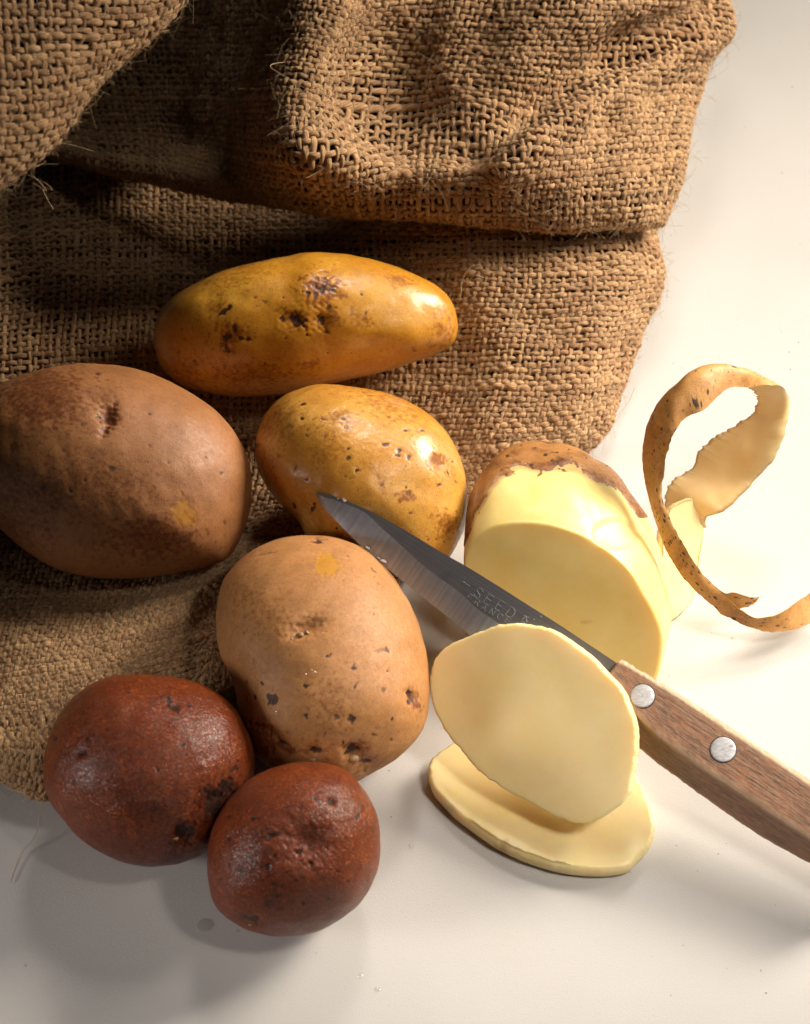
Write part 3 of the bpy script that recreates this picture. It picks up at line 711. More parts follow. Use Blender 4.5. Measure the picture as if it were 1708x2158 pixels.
# middle yellow potato
P3 = [(985,1055),(980,995),(957,935),(920,886),(870,850),(810,825),(740,812),(670,810),(610,826),(570,856),(545,900),(537,950),(548,1000),(580,1050),(625,1092),(650,1135),(700,1165),(770,1185),(850,1196),(920,1192),(948,1175),(968,1140),(983,1105)]
def Z5(l): return [(487.2 + a[0] * 0.3209, 761.3 + a[1] * 0.3209, a[2] * 0.3209, *a[3:]) for a in l]
p3 = potato('potato', P3, 2.95, 2.05, M_yellow2, 'glossy golden potato behind the knife tip, with a few brown eyes', sub=7,
  spots=Z5([(475,285,20,1.,1.4,-20),(470,375,18,.95,1.4,20),(545,385,18,.7,3),(612,383,18,.9,2),(743,378,18,1.,1.8),(750,435,17,.9,1.8),(620,493,18,.6),(500,495,14,.6),(770,573,13,.8,1.5),(770,627,18,.7),(823,717,15,1.,1.2),(1018,545,24,.95,2),(1106,586,12,1.2),(1100,620,17,1.2,1.5,20),(1165,633,14,.9),(1147,453,13,.8,1.6),(1250,457,13,.9,1.4),(425,700,26,.8,2.2,-60),(415,725,12,.9,2,60),(497,782,13,.8),(985,815,18,.6),(1153,830,16,.9),(1165,870,20,.5),(1367,808,17,.8),(1180,1000,22,.7,2,-25),(1430,735,12,.9,2,60),(1480,790,16,.6),(1460,660,9,.8),(525,980,26,1.2,1.7,-80),(540,940,11,1.),(418,950,22,1.1,3,65),(693,1095,9,.9),(610,1088,7,.7),(312,615,22,.5),(290,335,22,.7,2.5,-40),(1300,1175,13,.7,2),(1350,1175,13,.6),(1180,1120,12,.5),(1440,1110,22,.4),(1305,713,5,.9),(1145,693,5,.9),(160,550,20,.6),(200,650,10,.6),(280,690,12,.5),(720,1150,6,.8),(780,775,9,.5),(520,875,9,.5)]),
  dents=Z5([(1380,680,75,.07,1.6,50),(470,960,60,.05,2,70),(560,1060,90,.07,2,70),(900,360,200,.04)]),
  patches=Z5([(1350,650,55,1.8,50)]),
  stains=Z5([(1160,880,60,.7),(1350,660,110,.55,1.5,40),(700,370,120,.5,3),(1420,1080,90,.6),(300,420,160,.45),(230,700,120,.35),(1000,270,260,.45,3,20),(780,440,60,.5,2),(990,815,40,.6),(1240,480,80,.35),(600,550,160,.3)]),
  nspeck=140, speck_r=(0.9, 2.4), seed=3, noise_amp=0.05)
# front tan potato
P4 = [(905,1440),(897,1365),(872,1290),(832,1222),(780,1166),(720,1136),(650,1128),(590,1135),(530,1160),(485,1200),(460,1250),(455,1320),(465,1380),(488,1430),(503,1480),(516,1540),(540,1585),(580,1618),(640,1644),(720,1650),(765,1636),(830,1600),(878,1555),(900,1510)]
def Z1(l): return [(426.4 + a[0] * 0.3031, 1096.4 + a[1] * 0.3031, a[2] * 0.3031, *a[3:]) for a in l]
p4 = potato('potato', P4, 2.38, 2.3, M_tan2, 'smooth light tan potato in front of the knife blade, with water droplets', sub=7,
  spots=Z1([(735,665,24,.7,2,10),(700,765,18,.8,2,-20),(485,1240,36,1.25),(413,1130,20,1.1,1.3,70),(370,1230,18,1.,1.4,70),(715,1155,24,.9,1.2,60),(865,945,22,.8,2,-15),(895,930,12,.8),(1050,1030,22,.8),(1063,1155,20,.7),(1265,1175,20,.6),(1240,905,50,.5,3,-5),(1290,900,20,.7),(1195,655,12,.6),(1295,640,12,.5),(1050,560,18,.4,2),(915,530,13,.3),(985,420,16,.5),(1190,345,32,.6,2.5,35),(1015,255,22,.6,2.5,10),(1025,288,18,.4,2),(1225,440,16,.4),(1195,395,14,.4),(810,140,28,.95,2,10),(335,1040,14,.7,2,80),(300,1120,20,.6,2,-70),(305,1240,22,.5,2,80),(725,1355,22,.9),(935,1370,24,.6),(1045,1375,30,.8),(1045,1420,16,.5),(1200,1498,22,.6,1.6),(1215,1450,18,.4),(1320,1530,18,.6),(1325,1385,11,.95,1.6,-50),(1290,1050,11,.7,1.5),(600,1470,22,.5),(850,1490,15,.6),(985,1560,13,.8),(660,1090,18,.4,2,40),(605,943,14,.5),(665,1000,18,.3),(430,1060,13,.5),(555,440,12,.5),(445,390,12,.4),(290,780,9,.6),(205,630,10,.5),(1450,1200,30,1.2,2,60),(1470,1250,40,1.1,2.4,60),(1440,1265,14,1.1),(785,1625,34,1.,1.2),(1055,1625,50,.95,1.4,-20),(1150,1705,34,.9,2),(370,1430,40,.5,4,-60),(555,1555,40,.8,3,20),(460,225,60,.5,6,-8),(1340,680,5,.9),(1220,1640,9,.5),(640,720,40,.4,4,-15),(1090,775,20,.3)]),
  dents=Z1([(720,740,120,.16,2.2,-20),(1460,1230,60,.12,1.6,60),(785,1625,50,.12),(1060,1625,75,.18,1.3,-15),(1160,1710,50,.12),(480,1500,160,.09,2.6,30),(650,950,200,.02),(260,1050,150,.06,2,80),(1150,1560,200,.04)]),
  patches=Z1([(870,310,92,1.25,20)]),
  stains=Z1([(380,1540,150,1.0,1.5,45),(560,1580,90,.8,3,20),(700,740,130,.45,2.2,-20),(420,650,280,.3,1.5,40),(1480,1260,70,.8,2,60),(900,1250,260,.35,1.6,90),(800,1650,150,.4),(330,230,140,.35,3,-20),(1100,1650,110,.5),(810,130,60,.5,2),(280,520,140,.3)]),
  nspeck=60, speck_r=(1.4, 3.0), seed=4, noise_amp=0.035)
# red potatoes
P5 = [(537,1605),(525,1550),(490,1490),(440,1450),(380,1430),(300,1422),(225,1428),(165,1460),(122,1510),(97,1570),(92,1630),(103,1680),(140,1732),(190,1780),(260,1815),(320,1824),(390,1815),(445,1790),(490,1740),(525,1670)]
def Z2(l): return [(60.9 + a[0] * 0.4635, 1400.7 + a[1] * 0.4635, a[2] * 0.4635, *a[3:]) for a in l]
p5 = potato('potato', P5, 2.15, 2.1, M_red, 'shiny dark red potato at the left, half on the burlap corner', sub=7,
  spots=Z2([(240,402,14,1.1),(118,335,14,1.,1.5,80),(265,335,9,.9),(355,295,8,.9),(390,335,8,.9),(545,380,8,.9),(590,480,9,.9),(420,580,8,.8),(575,660,20,.8),(610,610,7,.7),(700,285,10,.8),(705,360,11,.9),(785,460,12,.6,1.5,80),(660,195,30,1.,1.8,20),(640,160,16,.8),(600,150,10,.8),(730,183,9,.9),(460,440,7,.8),(900,560,40,1.2),(850,600,50,1.1,1.4),(860,650,50,1.2),(920,520,18,1.),(940,470,16,1.),(950,440,9,.8),(700,775,34,1.2),(745,770,24,1.,1.4,80),(515,735,12,.7),(440,770,8,.8),(205,540,12,.8),(165,405,8,.8),(255,655,9,.8),(890,370,6,.7),(990,540,12,.9),(460,130,8,.7)]),
  dents=Z2([(700,775,50,.14),(870,620,80,.10,1.4,-40),(660,190,34,.05),(240,402,18,.05),(785,460,16,-.04),(820,700,110,.10,1.6,80)]),
  patches=[], stains=Z2([(860,640,130,.9,1.2,-40),(600,640,200,.6,2,0),(300,420,240,.4,2,0),(450,850,280,.5,2)]),
  nspeck=60, speck_r=(1.4, 3.4), seed=15, noise_amp=0.035)
P6 = [(802,1775),(796,1722),(772,1670),(732,1626),(680,1608),(620,1608),(560,1625),(510,1655),(470,1700),(446,1750),(437,1800),(439,1860),(450,1903),(480,1935),(530,1962),(600,1973),(660,1965),(712,1940),(755,1908),(787,1860),(801,1815)]
p6 = potato('potato', P6, 2.0, 1.95, M_red, 'smaller dimpled red potato nearest the camera, on the white table', sub=7,
  spots=Z2([(1380,615,18,1.,1.6,60),(1300,610,16,.9,1.5,40),(1110,775,30,1.15,2.5,-20),(1085,745,9,.9),(1040,770,9,.8),(1240,845,11,.9),(1290,815,16,.6),(1285,908,12,1.),(1087,912,16,1.1),(960,940,11,.9),(1340,740,9,.9),(1445,785,10,.9),(1475,845,9,.8),(1500,690,14,.7),(1505,640,9,.7),(905,690,8,.8),(905,790,9,.8),(1190,963,9,.8),(1215,985,8,.9),(1330,975,7,.7),(1408,943,7,.8),(1450,985,8,.7),(1365,1070,16,1.,2,-15),(1250,1090,11,1.),(1130,1055,22,.8,2,-30),(1095,1090,18,.7),(1115,995,14,.8,1.5,20),(1020,700,9,.9),(1175,650,9,.7),(975,1145,30,.8,3,15),(1020,1165,28,.9,1.6),(870,975,8,.7),(1400,580,9,.8),(1120,870,8,.8),(1010,880,8,.8),(910,910,8,.7),(1310,740,6,.8),(1540,985,7,.7)]),
  dents=Z2([(1265,800,110,.20,1.3,20),(1380,615,26,.07,1.5,60),(1110,775,30,.04,2,-20),(1020,1165,36,.07,1.5),(1180,900,80,.05),(1090,912,16,.03)]),
  patches=[], stains=Z2([(1270,800,110,.45),(1120,1070,90,.5),(1000,880,170,.45,1.3,80),(1350,640,90,.3)]),
  nspeck=60, speck_r=(1.2, 2.6), seed=25, noise_amp=0.04)

# sprouting buds, as little lumps sitting in the eyes
M_bud = simple('dry_sprout_bud', (0.40, 0.24, 0.11), 0.55)
def bud(pot, u, v, r, squash=0.7, ang=0.0, ring=True):
    P, nr = surf_pt(pot, u, v)
    X, Fc = ico(3)
    t = np.cross(nr, [0, 0, 1.0]); t /= np.linalg.norm(t); b = np.cross(nr, t)
    rc = r / PX
    ca, sa = cos(ang), sin(ang)
    t, b = t * ca + b * sa, b * ca - t * sa
    wv = waves(int(u + v), 8, rc, rc * 3)
    rr = 1 + 0.12 * wv(X * rc)
    h = X[:, 2] - (0.8 * np.exp(-((np.hypot(X[:, 0], X[:, 1])) / 0.35) ** 2) * (X[:, 2] > 0) if ring else 0)
    V = P - nr * 0.10 + rc * rr[:, None] * (X[:, :1] * t + X[:, 1:2] * squash * b + 0.9 * h[:, None] * nr)
    mesh('sprout_bud', V, Fc, M_bud, pot)
for a in Z4([(685,415,15),(690,455,17),(660,495,14),(712,460,11),(755,370,16)]): bud(p2, *a)
for a in Z1([(640,798,18),(700,765,24),(745,748,15),(790,1632,26),(1065,1632,32),(1155,1708,22),(1442,1252,12)]): bud(p4, *a, ring=False)
for a in Z2([(785,460,13),(705,285,10),(690,775,14)]): bud(p5, *a)
for a in Z2([(1382,617,14),(1015,1168,20)]): bud(p6, *a, ring=False)

# ------------------------------------------------------------------ cut, half peeled potato
FACE = [(983,1187),(990,1159),(1006,1131),(1039,1107),(1086,1097),(1137,1098),(1183,1107),(1230,1126),(1267,1152),(1299,1177),(1332,1210),(1360,1252),(1383,1289),(1397,1326),(1400,1359),(1397,1396),(1387,1433),(1362,1462),(1318,1474),(1250,1462),(1160,1415),(1080,1350),(1020,1285),(990,1235)]
def cut_potato():
    fo = cr(FACE, np.linspace(0, len(FACE), 240, endpoint=False), True); nc = len(fo)
    fc = np.array([1192.0, 1285.0])
    wf = lambda u, v: 5.15 - (v - 1098) * 0.0040 + 0.0006 * (u - 1190)
    rings, uvs = [], []
    # face: concentric rings, then a small rounded rim, then the body
    for t in np.linspace(0.02, 0.985, 26):
        p = fc + (fo - fc) * t
        rings.append(pw(p[:, 0], p[:, 1], wf(p[:, 0], p[:, 1])))
    nface = len(rings)
    steps = np.concatenate([[0.004, 0.012, 0.03], np.linspace(0.06, 0.995, 60)])
    wv = waves(301, 12, 1.2, 4); wk = waves(303, 10, 0.5, 1.6)
    axis_px = np.array([22.0, -262.0]); axis_w = -2.55
    for t in steps:
        s = (1 - t ** 2.6) ** (1 / 2.4) * (1 + 0.045 * math.sin(min(t * 3, 1) * pi / 2))
        s = s if t > 0.05 else s - 0.012 * (1 - t / 0.05)
        cpt = fc + axis_px * t
        p = cpt + (fo - fc) * s
        P = pw(p[:, 0], p[:, 1], wf(fc[0] + (fo[:, 0] - fc[0]) * s, fc[1] + (fo[:, 1] - fc[1]) * s) + axis_w * t)
        rings.append(P)
    R = np.array(rings)
    ctr = R[nface + 20].mean(0)
    nr = R - ctr; nr /= np.linalg.norm(nr, axis=2, keepdims=True)
    d = 0.03 * wv(R); 
    # knife strokes left by peeling: long shallow facets
    ang = np.linspace(0, 2 * pi, nc, endpoint=False)[None]
    k = np.arange(len(R) - nface)[:, None] / 60
    d2 = 0.05 * np.abs(np.sin(ang * 4.5 + 0.5 * np.sin(k * 4) + 0.6)) * sstep(0.05, 0.3, k) 
    d[:nface] *= 0.15; d[nface:] += d2
    # one shallow gouge on the shoulder
    u, v = proj(R); gd = np.hypot((u - 1300) / 55, (v - 1125) / 34)
    d[nface:] -= (0.05 * (1 - sstep(0.8, 1.05, gd)))[nface:]
    R = R + nr * d[..., None]
    R[..., 2] = np.maximum(R[..., 2], 0.01)
    V = R.reshape(-1, 3); F = grid_faces(len(R), nc, True)
    u, v = proj(V)
    st = 0.55 * np.exp(-(((u - 1235) / 30) ** 2 + ((v - 1312) / 8) ** 2))
    lm = np.interp(u, [960, 985, 1005, 1030, 1060, 1090, 1130, 1170, 1215, 1260, 1300, 1340, 1365, 1420], [1160, 1130, 1085, 1040, 1002, 982, 990, 984, 990, 1012, 1022, 1035, 1060, 1075])
    st = np.maximum(st, 0.75 * np.exp(-(np.maximum(v - lm, 0) / 11) ** 2))
    caps = []
    V = np.vstack([V, R[0].mean(0), R[-1].mean(0)]); nV = len(V)
    a = np.arange(nc); b = (a + 1) % nc; last = (len(R) - 1) * nc
    tri = np.vstack([np.stack([np.full(nc, nV - 2), a, b], -1), np.stack([last + a, np.full(nc, nV - 1), last + b], -1)])
    root = empty('cut_potato', (ctr[0], ctr[1], 0))
    tag(root, 'peeled yellow potato with flat cut face and brown skin on top, behind the knife', 'potato')
    mesh('flesh', V, [F, tri], M_flesh, root, attrs={'stain': np.concatenate([st, [0, 0]])})
    # remaining skin: a thin proud shell over the top and back
    Rb = R[nface + 5:]; ub, vb = proj(Rb)
    wn = waves(309, 30, 0.25, 1.6)(Rb)
    xb = np.array([960, 985, 1005, 1030, 1060, 1090, 1130, 1170, 1215, 1260, 1300, 1340, 1365, 1420]); yb = np.array([1160, 1130, 1085, 1040, 1002, 982, 990, 984, 990, 1012, 1022, 1035, 1060, 1075])
    lim = np.where(ub > 1355, 1062, np.interp(ub, xb, yb))
    back = ((nr[nface + 5:] @ VIEW) < -0.12) & (vb < 1090)
    m = np.where(back, 1.0, np.clip((lim + 7 * wn + 3 * waves(311, 30, 0.06, 0.2)(Rb) - vb) / 9, -1, 1))
    # keep skin off the lower back where the table hides it
    Sv = Rb + nr[nface + 5:] * (0.055 * sstep(-0.8, 0.5, m) - 0.02)[..., None]
    Sv[..., 2] = np.maximum(Sv[..., 2], 0.006)
    Fs = grid_faces(len(Rb), nc, True); mf = m.ravel(); Fs = Fs[(mf[Fs] > -0.75).any(1)]
    edge = np.exp(-(np.clip(lim - vb, 0, 200) / 16.0) ** 2).ravel()
    r = np.random.default_rng(8); us, vs = ub.ravel(), vb.ravel(); sp = np.zeros(len(us))
    for _ in range(60):
        x, y, q = r.uniform(1000, 1390), r.uniform(930, 1100), r.uniform(2, 6)
        sp = np.maximum(sp, 0.9 * (1 - sstep(0.5, 1.4, np.hypot(us - x, (vs - y) * 1.4) / q)))
    mesh('skin', Sv.reshape(-1, 3), Fs, M_brownskin, root, attrs={'spot': sp, 'patch': 0 * sp, 'stain': 0.45 * edge})
    return root
cut_potato()

# ------------------------------------------------------------------ slices
def slab(name, front, back, mat, origin, seed=0, bevel=0.06, dish=0.0, parent=None, stains=(), rough_edge=0.01, side_bulge=0.03):
    """solid between two matching closed outlines (n, 3)"""
    n = len(front); cf, cb = front.mean(0), back.mean(0)
    ax = cf - cb; th = np.linalg.norm(ax); ax = ax / th
    r = waves(seed, 30, 0.08, 0.5)
    front = front + (front - cf) / np.linalg.norm(front - cf, axis=1, keepdims=True) * (rough_edge * r(front))[:, None]
    rings = []
    wv = waves(seed + 3, 14, 0.8, 3)
    for t in np.concatenate([np.linspace(0.015, 0.9, 26), [0.94, 0.965]]):
        P = cf + (front - cf) * t
        rings.append(P + ax * (0.005 * wv(P) * (1 - t ** 6) - dish * (1 - t * t))[:, None])
    def inset(F, c, d):
        q = F - c; L = np.linalg.norm(q, axis=1, keepdims=True); return c + q * (1 - d / L)
    rings += [inset(front, cf, bevel * 0.5), inset(front, cf, bevel * 0.12) - ax * bevel * 0.25, front - ax * bevel * 0.8]
    for t in (0.25, 0.5, 0.75):
        P = front + (back - front) * t; q = P - (cf + (cb - cf) * t); q /= np.linalg.norm(q, axis=1, keepdims=True)
        rings.append(P + q * side_bulge * sin(pi * t))
    rings += [back + ax * bevel * 0.6, inset(back, cb, bevel * 0.5)]
    rings += [cb + (back - cb) * t for t in (0.8, 0.4, 0.02)]
    R = np.array(rings); V = R.reshape(-1, 3); F = grid_faces(len(R), n, True)
    nV = len(V); a = np.arange(n); b = (a + 1) % n; last = (len(R) - 1) * n
    V = np.vstack([V, R[0].mean(0), R[-1].mean(0)])
    tri = np.vstack([np.stack([np.full(n, nV), a, b], -1), np.stack([last + a, np.full(n, nV + 1), last + b], -1)])
    V[:, 2] = np.maximum(V[:, 2], 0.006)
    u, v = proj(V); st = np.zeros(len(V))
    for x, y, q, s in stains: st = np.maximum(st, s * np.exp(-((u - x) ** 2 + (v - y) ** 2) / q ** 2))
    return mesh(name, V, [F, tri], mat, parent, origin=origin, attrs={'stain': st})
def dense(pts, n=260): return cr(pts, np.linspace(0, len(pts), n, endpoint=False), True)

UPPER = [(907,1414),(920,1384),(947,1359),(998,1337),(1039,1321),(1073,1314),(1110,1315),(1147,1323),(1171,1331),(1208,1355),(1245,1384),(1279,1418),(1310,1452),(1327,1489),(1340,1530),(1342,1570),(1340,1601),(1335,1628),(1327,1668),(1313,1689),(1286,1712),(1245,1733),(1215,1734),(1184,1726),(1134,1702),(1090,1679),(1049,1655),(1002,1621),(974,1584),(951,1560),(924,1516),(908,1472),(905,1441)]
up = dense(UPPER)
wS = lambda u, v: 6.72 + (u - 1120) * 0.0036 + (v - 1520) * 0.0006
fr = pw(up[:, 0], up[:, 1], wS(up[:, 0], up[:, 1]))
c_ = fr.mean(0); nS = np.cross(fr[60] - c_, fr[0] - c_); nS /= np.linalg.norm(nS); nS *= np.sign(nS @ VIEW)
bk = c_ + (fr - c_) * 0.97 - nS * 0.50 + RT * 0.0
s1 = slab('potato_slice', fr, bk, M_slice, (c_[0], c_[1], fr[:, 2].min()), seed=21, bevel=0.09, dish=-0.03)
tag(s1, 'pale yellow potato slice leaning against the knife, on top of the other slice', 'potato slice')
LOWER = [(917,1591),(905,1611),(905,1631),(914,1658),(937,1685),(964,1712),(1005,1743),(1056,1777),(1124,1806),(1191,1824),(1259,1830),(1320,1824),(1345,1804),(1366,1782),(1379,1758),(1378,1730),(1367,1685),(1352,1650),(1320,1612),(1270,1582),(1200,1555),(1120,1540),(1040,1540),(970,1556)]
lo = dense(LOWER)
top = pz(lo[:, 0], lo[:, 1], 0.52)
bot = top.copy(); cb = top.mean(0); q = top - cb; L = np.linalg.norm(q, axis=1, keepdims=True)
ins = 0.10 + 0.10 * np.clip(q[:, :1] / L, 0, 1)
bot = cb + q * (1 - 0.05 / L); bot[:, 2] = 0.01
bot[:, :2] -= 0.0
s2 = slab('potato_slice', top, bot, M_slice, (cb[0], cb[1], 0), seed=33, bevel=0.13, dish=0.0, stains=[(1058, 1800, 40, 0.7), (940, 1710, 26, 0.6)])
tag(s2, 'pale yellow potato slice lying flat on the white table under the other slice', 'potato slice')
# slab of potato standing behind the peeled one
BACK = [(1396,1150),(1399,1112),(1410,1076),(1432,1056),(1460,1049),(1477,1058),(1485,1085),(1484,1130),(1478,1180),(1473,1225),(1464,1262),(1438,1296),(1405,1319),(1392,1318),(1390,1270),(1393,1205)]
bo = dense(BACK)
wB = lambda u, v: 0.15 + (1320 - v) * 0.0048 - (u - 1400) * 0.004 + 1.6 * 0 
zb = np.array([float(w_at(1320, 0.05))])[0]
wB = lambda u, v: zb + (1322 - v) * -0.0010 - (u - 1400) * 0.0050
fb = pw(bo[:, 0], bo[:, 1], wB(bo[:, 0], bo[:, 1])); cB = fb.mean(0)
nB = np.cross(fb[40] - cB, fb[0] - cB); nB /= np.linalg.norm(nB); nB *= np.sign(nB @ VIEW)
bb = cB + (fb - cB) * 0.93 - nB * 0.45
s3 = slab('potato_slice', fb, bb, M_slice, (cB[0], cB[1], 0), seed=44, bevel=0.14, dish=0.05)
tag(s3, 'thick potato slice standing on edge behind the peeled potato, half hidden by the peel', 'potato slice')

# ------------------------------------------------------------------ peel: rails K (far rim), M (middle), F (near rim)
def ribbon(K, Mi, Fr, root, n=800, th=0.07, rag=0.03, seed=0, spots=260):
    K3 = np.array([pz(*p) for p in K]); M3 = np.array([pz(*p) for p in Mi]); F3 = np.array([pz(*p) for p in Fr])
    t = np.linspace(0, len(K) - 1, n)
    A, B, C = cr(K3, t), cr(M3, t), cr(F3, t)
    r = waves(seed, 30, 0.14, 0.8); r2 = waves(seed + 1, 30, 0.14, 0.8)
    dA = A - B; dA /= np.linalg.norm(dA, axis=1, keepdims=True) + 1e-9
    dC = C - B; dC /= np.linalg.norm(dC, axis=1, keepdims=True) + 1e-9
    ragA = rag * ((0.3 + 0.6 * (1 - sstep(8.5, 10, t))) * np.maximum(r(A), -0.7) + (0.15 + 0.65 * (1 - sstep(8.5, 10, t))) * np.maximum(waves(seed + 9, 30, 0.05, 0.2)(A), -0.5)); ragC = rag * 0.3 * r2(C)
    A = A + dA * ragA[:, None]; C = C + dC * ragC[:, None]
    m = 17; s = np.linspace(-1, 1, m)
    G = A[:, None] * (s * (s - 1) / 2)[None, :, None] + B[:, None] * (1 - s * s)[None, :, None] + C[:, None] * (s * (s + 1) / 2)[None, :, None]
    wv = waves(seed + 5, 20, 0.3, 1.2); 
    Tn = np.gradient(G, axis=0); Cn = np.gradient(G, axis=1)
    Nn = np.cross(Tn, Cn); Nn /= np.linalg.norm(Nn, axis=2, keepdims=True) + 1e-9
    G = G + Nn * (0.007 * wv(G))[..., None]
    thick = th * (1 - np.abs(s) ** 3)[None, :, None] + 0.012
    end = np.minimum(1, np.minimum(np.arange(n), np.arange(n)[::-1]) / 12.0)[:, None, None] * 0.9 + 0.1
    inner = G - Nn * thick * SIDE * end
    F = grid_faces(n, m)
    rr = np.random.default_rng(seed); sp = np.zeros((n, m)); P = G
    for _ in range(spots):
        c = P[rr.integers(0, n), rr.integers(0, m)]; q = abs(rr.normal(0, 0.012)) + 0.008
        i0 = int(np.argmin(((G - c) ** 2).sum(-1).min(1))); tv = G[min(i0 + 2, n - 1), 8] - G[max(i0 - 2, 0), 8]; tv = tv / (np.linalg.norm(tv) + 1e-9)
        d = (P - c); al_ = d @ tv; d = np.sqrt(np.maximum((d ** 2).sum(-1) - 0.8 * al_ ** 2, 0)) / q
        sp = np.maximum(sp, rr.uniform(.6, 1.2) * (1 - sstep(0.4, 1.4, d)))
    ed = np.broadcast_to((np.abs(s) > 0.85)[None], (n, m)) * 0.0
    mesh('skin', G.reshape(-1, 3), F, M_peelskin, root, attrs={'spot': sp.ravel(), 'patch': 0 * sp.ravel(), 'stain': ed.ravel()})
    # flesh layer closed on to the skin's rims
    per = np.concatenate([np.arange(m), (np.arange(1, n) * m + m - 1), ((n - 1) * m + np.arange(m - 2, -1, -1)), (np.arange(n - 2, 0, -1) * m)])
    V2 = np.vstack([inner.reshape(-1, 3), G.reshape(-1, 3)[per]])
    k = len(per); a = np.arange(k); b = (a + 1) % k
    rim = np.stack([per[a], per[b], n * m + b, n * m + a], -1)
    st = np.broadcast_to(np.exp(-((1 - np.abs(s)) / 0.14) ** 2)[None], (n, m)).ravel() * 0.75
    mesh('flesh', V2, [F, rim], M_peelflesh, root, attrs={'stain': np.concatenate([st, np.ones(k) * 0.9])})
SIDE = 1.0
# (u, v, height): from the wide far end behind the slice, up the right side, over the top, down the left, out to the right
Kr = [(1402,1110,0.7),(1402,1062,1.0),(1412,1020,1.3),(1452,995,1.5),(1478,948,1.9),(1510,922,2.2),(1556,893,2.6),(1590,866,3.0),(1597,836,3.5),(1580,815,4.0),(1545,800,4.5),(1500,790,4.9),(1455,796,5.0),(1405,826,4.9),(1372,876,4.5),(1356,935,4.0),(1357,1000,3.5),(1370,1060,3.1),(1385,1112,2.8),(1408,1165,2.4),(1440,1217,2.0),(1485,1262,1.6),(1530,1297,1.2),(1580,1322,0.9),(1632,1332,0.7),(1690,1322,0.6),(1760,1290,0.5)]
Mr = [(1445,1112,0.9),(1446,1075,1.1),(1460,1050,1.4),(1500,1015,1.6),(1540,985,1.9),(1575,955,2.3),(1612,915,2.7),(1634,872,3.1),(1636,832,3.6),(1612,798,4.3),(1570,776,5.0),(1515,768,5.4),(1468,786,5.5),(1425,832,5.3),(1395,886,4.9),(1381,940,4.4),(1377,1000,3.8),(1383,1055,3.4),(1400,1106,3.05),(1424,1155,2.65),(1455,1206,2.2),(1497,1250,1.8),(1540,1287,1.35),(1587,1309,1.05),(1637,1312,0.85),(1690,1296,0.75),(1755,1262,0.65)]
Fr_ = [(1488,1112,1.0),(1490,1090,1.2),(1520,1080,1.4),(1560,1048,1.6),(1600,1002,1.9),(1632,968,2.3),(1654,912,2.8),(1664,862,3.2),(1660,828,3.7),(1636,812,4.3),(1590,814,4.7),(1528,822,5.1),(1488,862,5.1),(1446,880,5.0),(1420,915,4.8),(1408,955,4.4),(1399,1000,3.9),(1396,1045,3.5),(1416,1098,3.15),(1441,1148,2.75),(1472,1196,2.3),(1508,1236,1.9),(1548,1275,1.5),(1594,1301,1.2),(1642,1294,1.05),(1690,1262,0.95),(1750,1225,0.9)]
peel = empty('potato_peel', (8.0, -2.0, 0))
tag(peel, 'long curled strip of brown potato peel looping on the white table at the right', 'peel')
ribbon(Kr, Mr, Fr_, peel, seed=61)
# the forked tip
Kt = [(1490,1262,1.55),(1520,1276,1.45),(1550,1283,1.4),(1575,1280,1.45),(1592,1270,1.5),(1600,1260,1.55)]
Mt = [(1500,1248,1.75),(1522,1262,1.6),(1550,1268,1.55),(1572,1267,1.55),(1590,1264,1.57),(1600,1259,1.56)]
Ft = [(1508,1234,1.9),(1528,1250,1.75),(1545,1248,1.75),(1570,1256,1.65),(1590,1259,1.6),(1600,1258,1.57)]
ribbon(Kt, Mt, Ft, peel, n=80, seed=67, rag=0.015, spots=14)

# ------------------------------------------------------------------ knife
A0 = np.array([666.0, 1040.0]); A1 = np.array([1708.0, 1738.0]); AX = (A1 - A0) / np.linalg.norm(A1 - A0)
def wk(u, v):
    t = (np.asarray(u, float) - A0[0]) * AX[0] + (np.asarray(v, float) - A0[1]) * AX[1]
    return 4.95 + 0.00210 * t
def kuv(P2): 
    P2 = np.asarray(P2, float); d = P2 - A0
    return d @ AX / PX, (d @ np.array([-AX[1], AX[0]])) / PX
knife = empty('paring_knife', pw(1300, 1420, 5.5))
tag(knife, 'small paring knife with a steel blade and riveted wooden handle, resting across the potatoes', 'knife')
spine = [(666,1038),(693,1043),(721,1052),(775,1075),(836,1107),(926,1161),(982,1193),(1049,1234),(1110,1273),(1172,1312),(1232,1352),(1295,1394),(1330,1418)]
bev = [(667,1039),(684,1048),(706,1054),(767,1079),(803,1111),(853,1156),(894,1193),(967,1247),(1008,1284),(1049,1312),(1110,1352),(1170,1390),(1240,1420)]
edg = [(666,1041),(677,1062),(700,1088),(740,1130),(775,1163),(836,1214),(902,1267),(960,1313),(992,1339),(1060,1390),(1130,1440),(1200,1470),(1285,1440)]
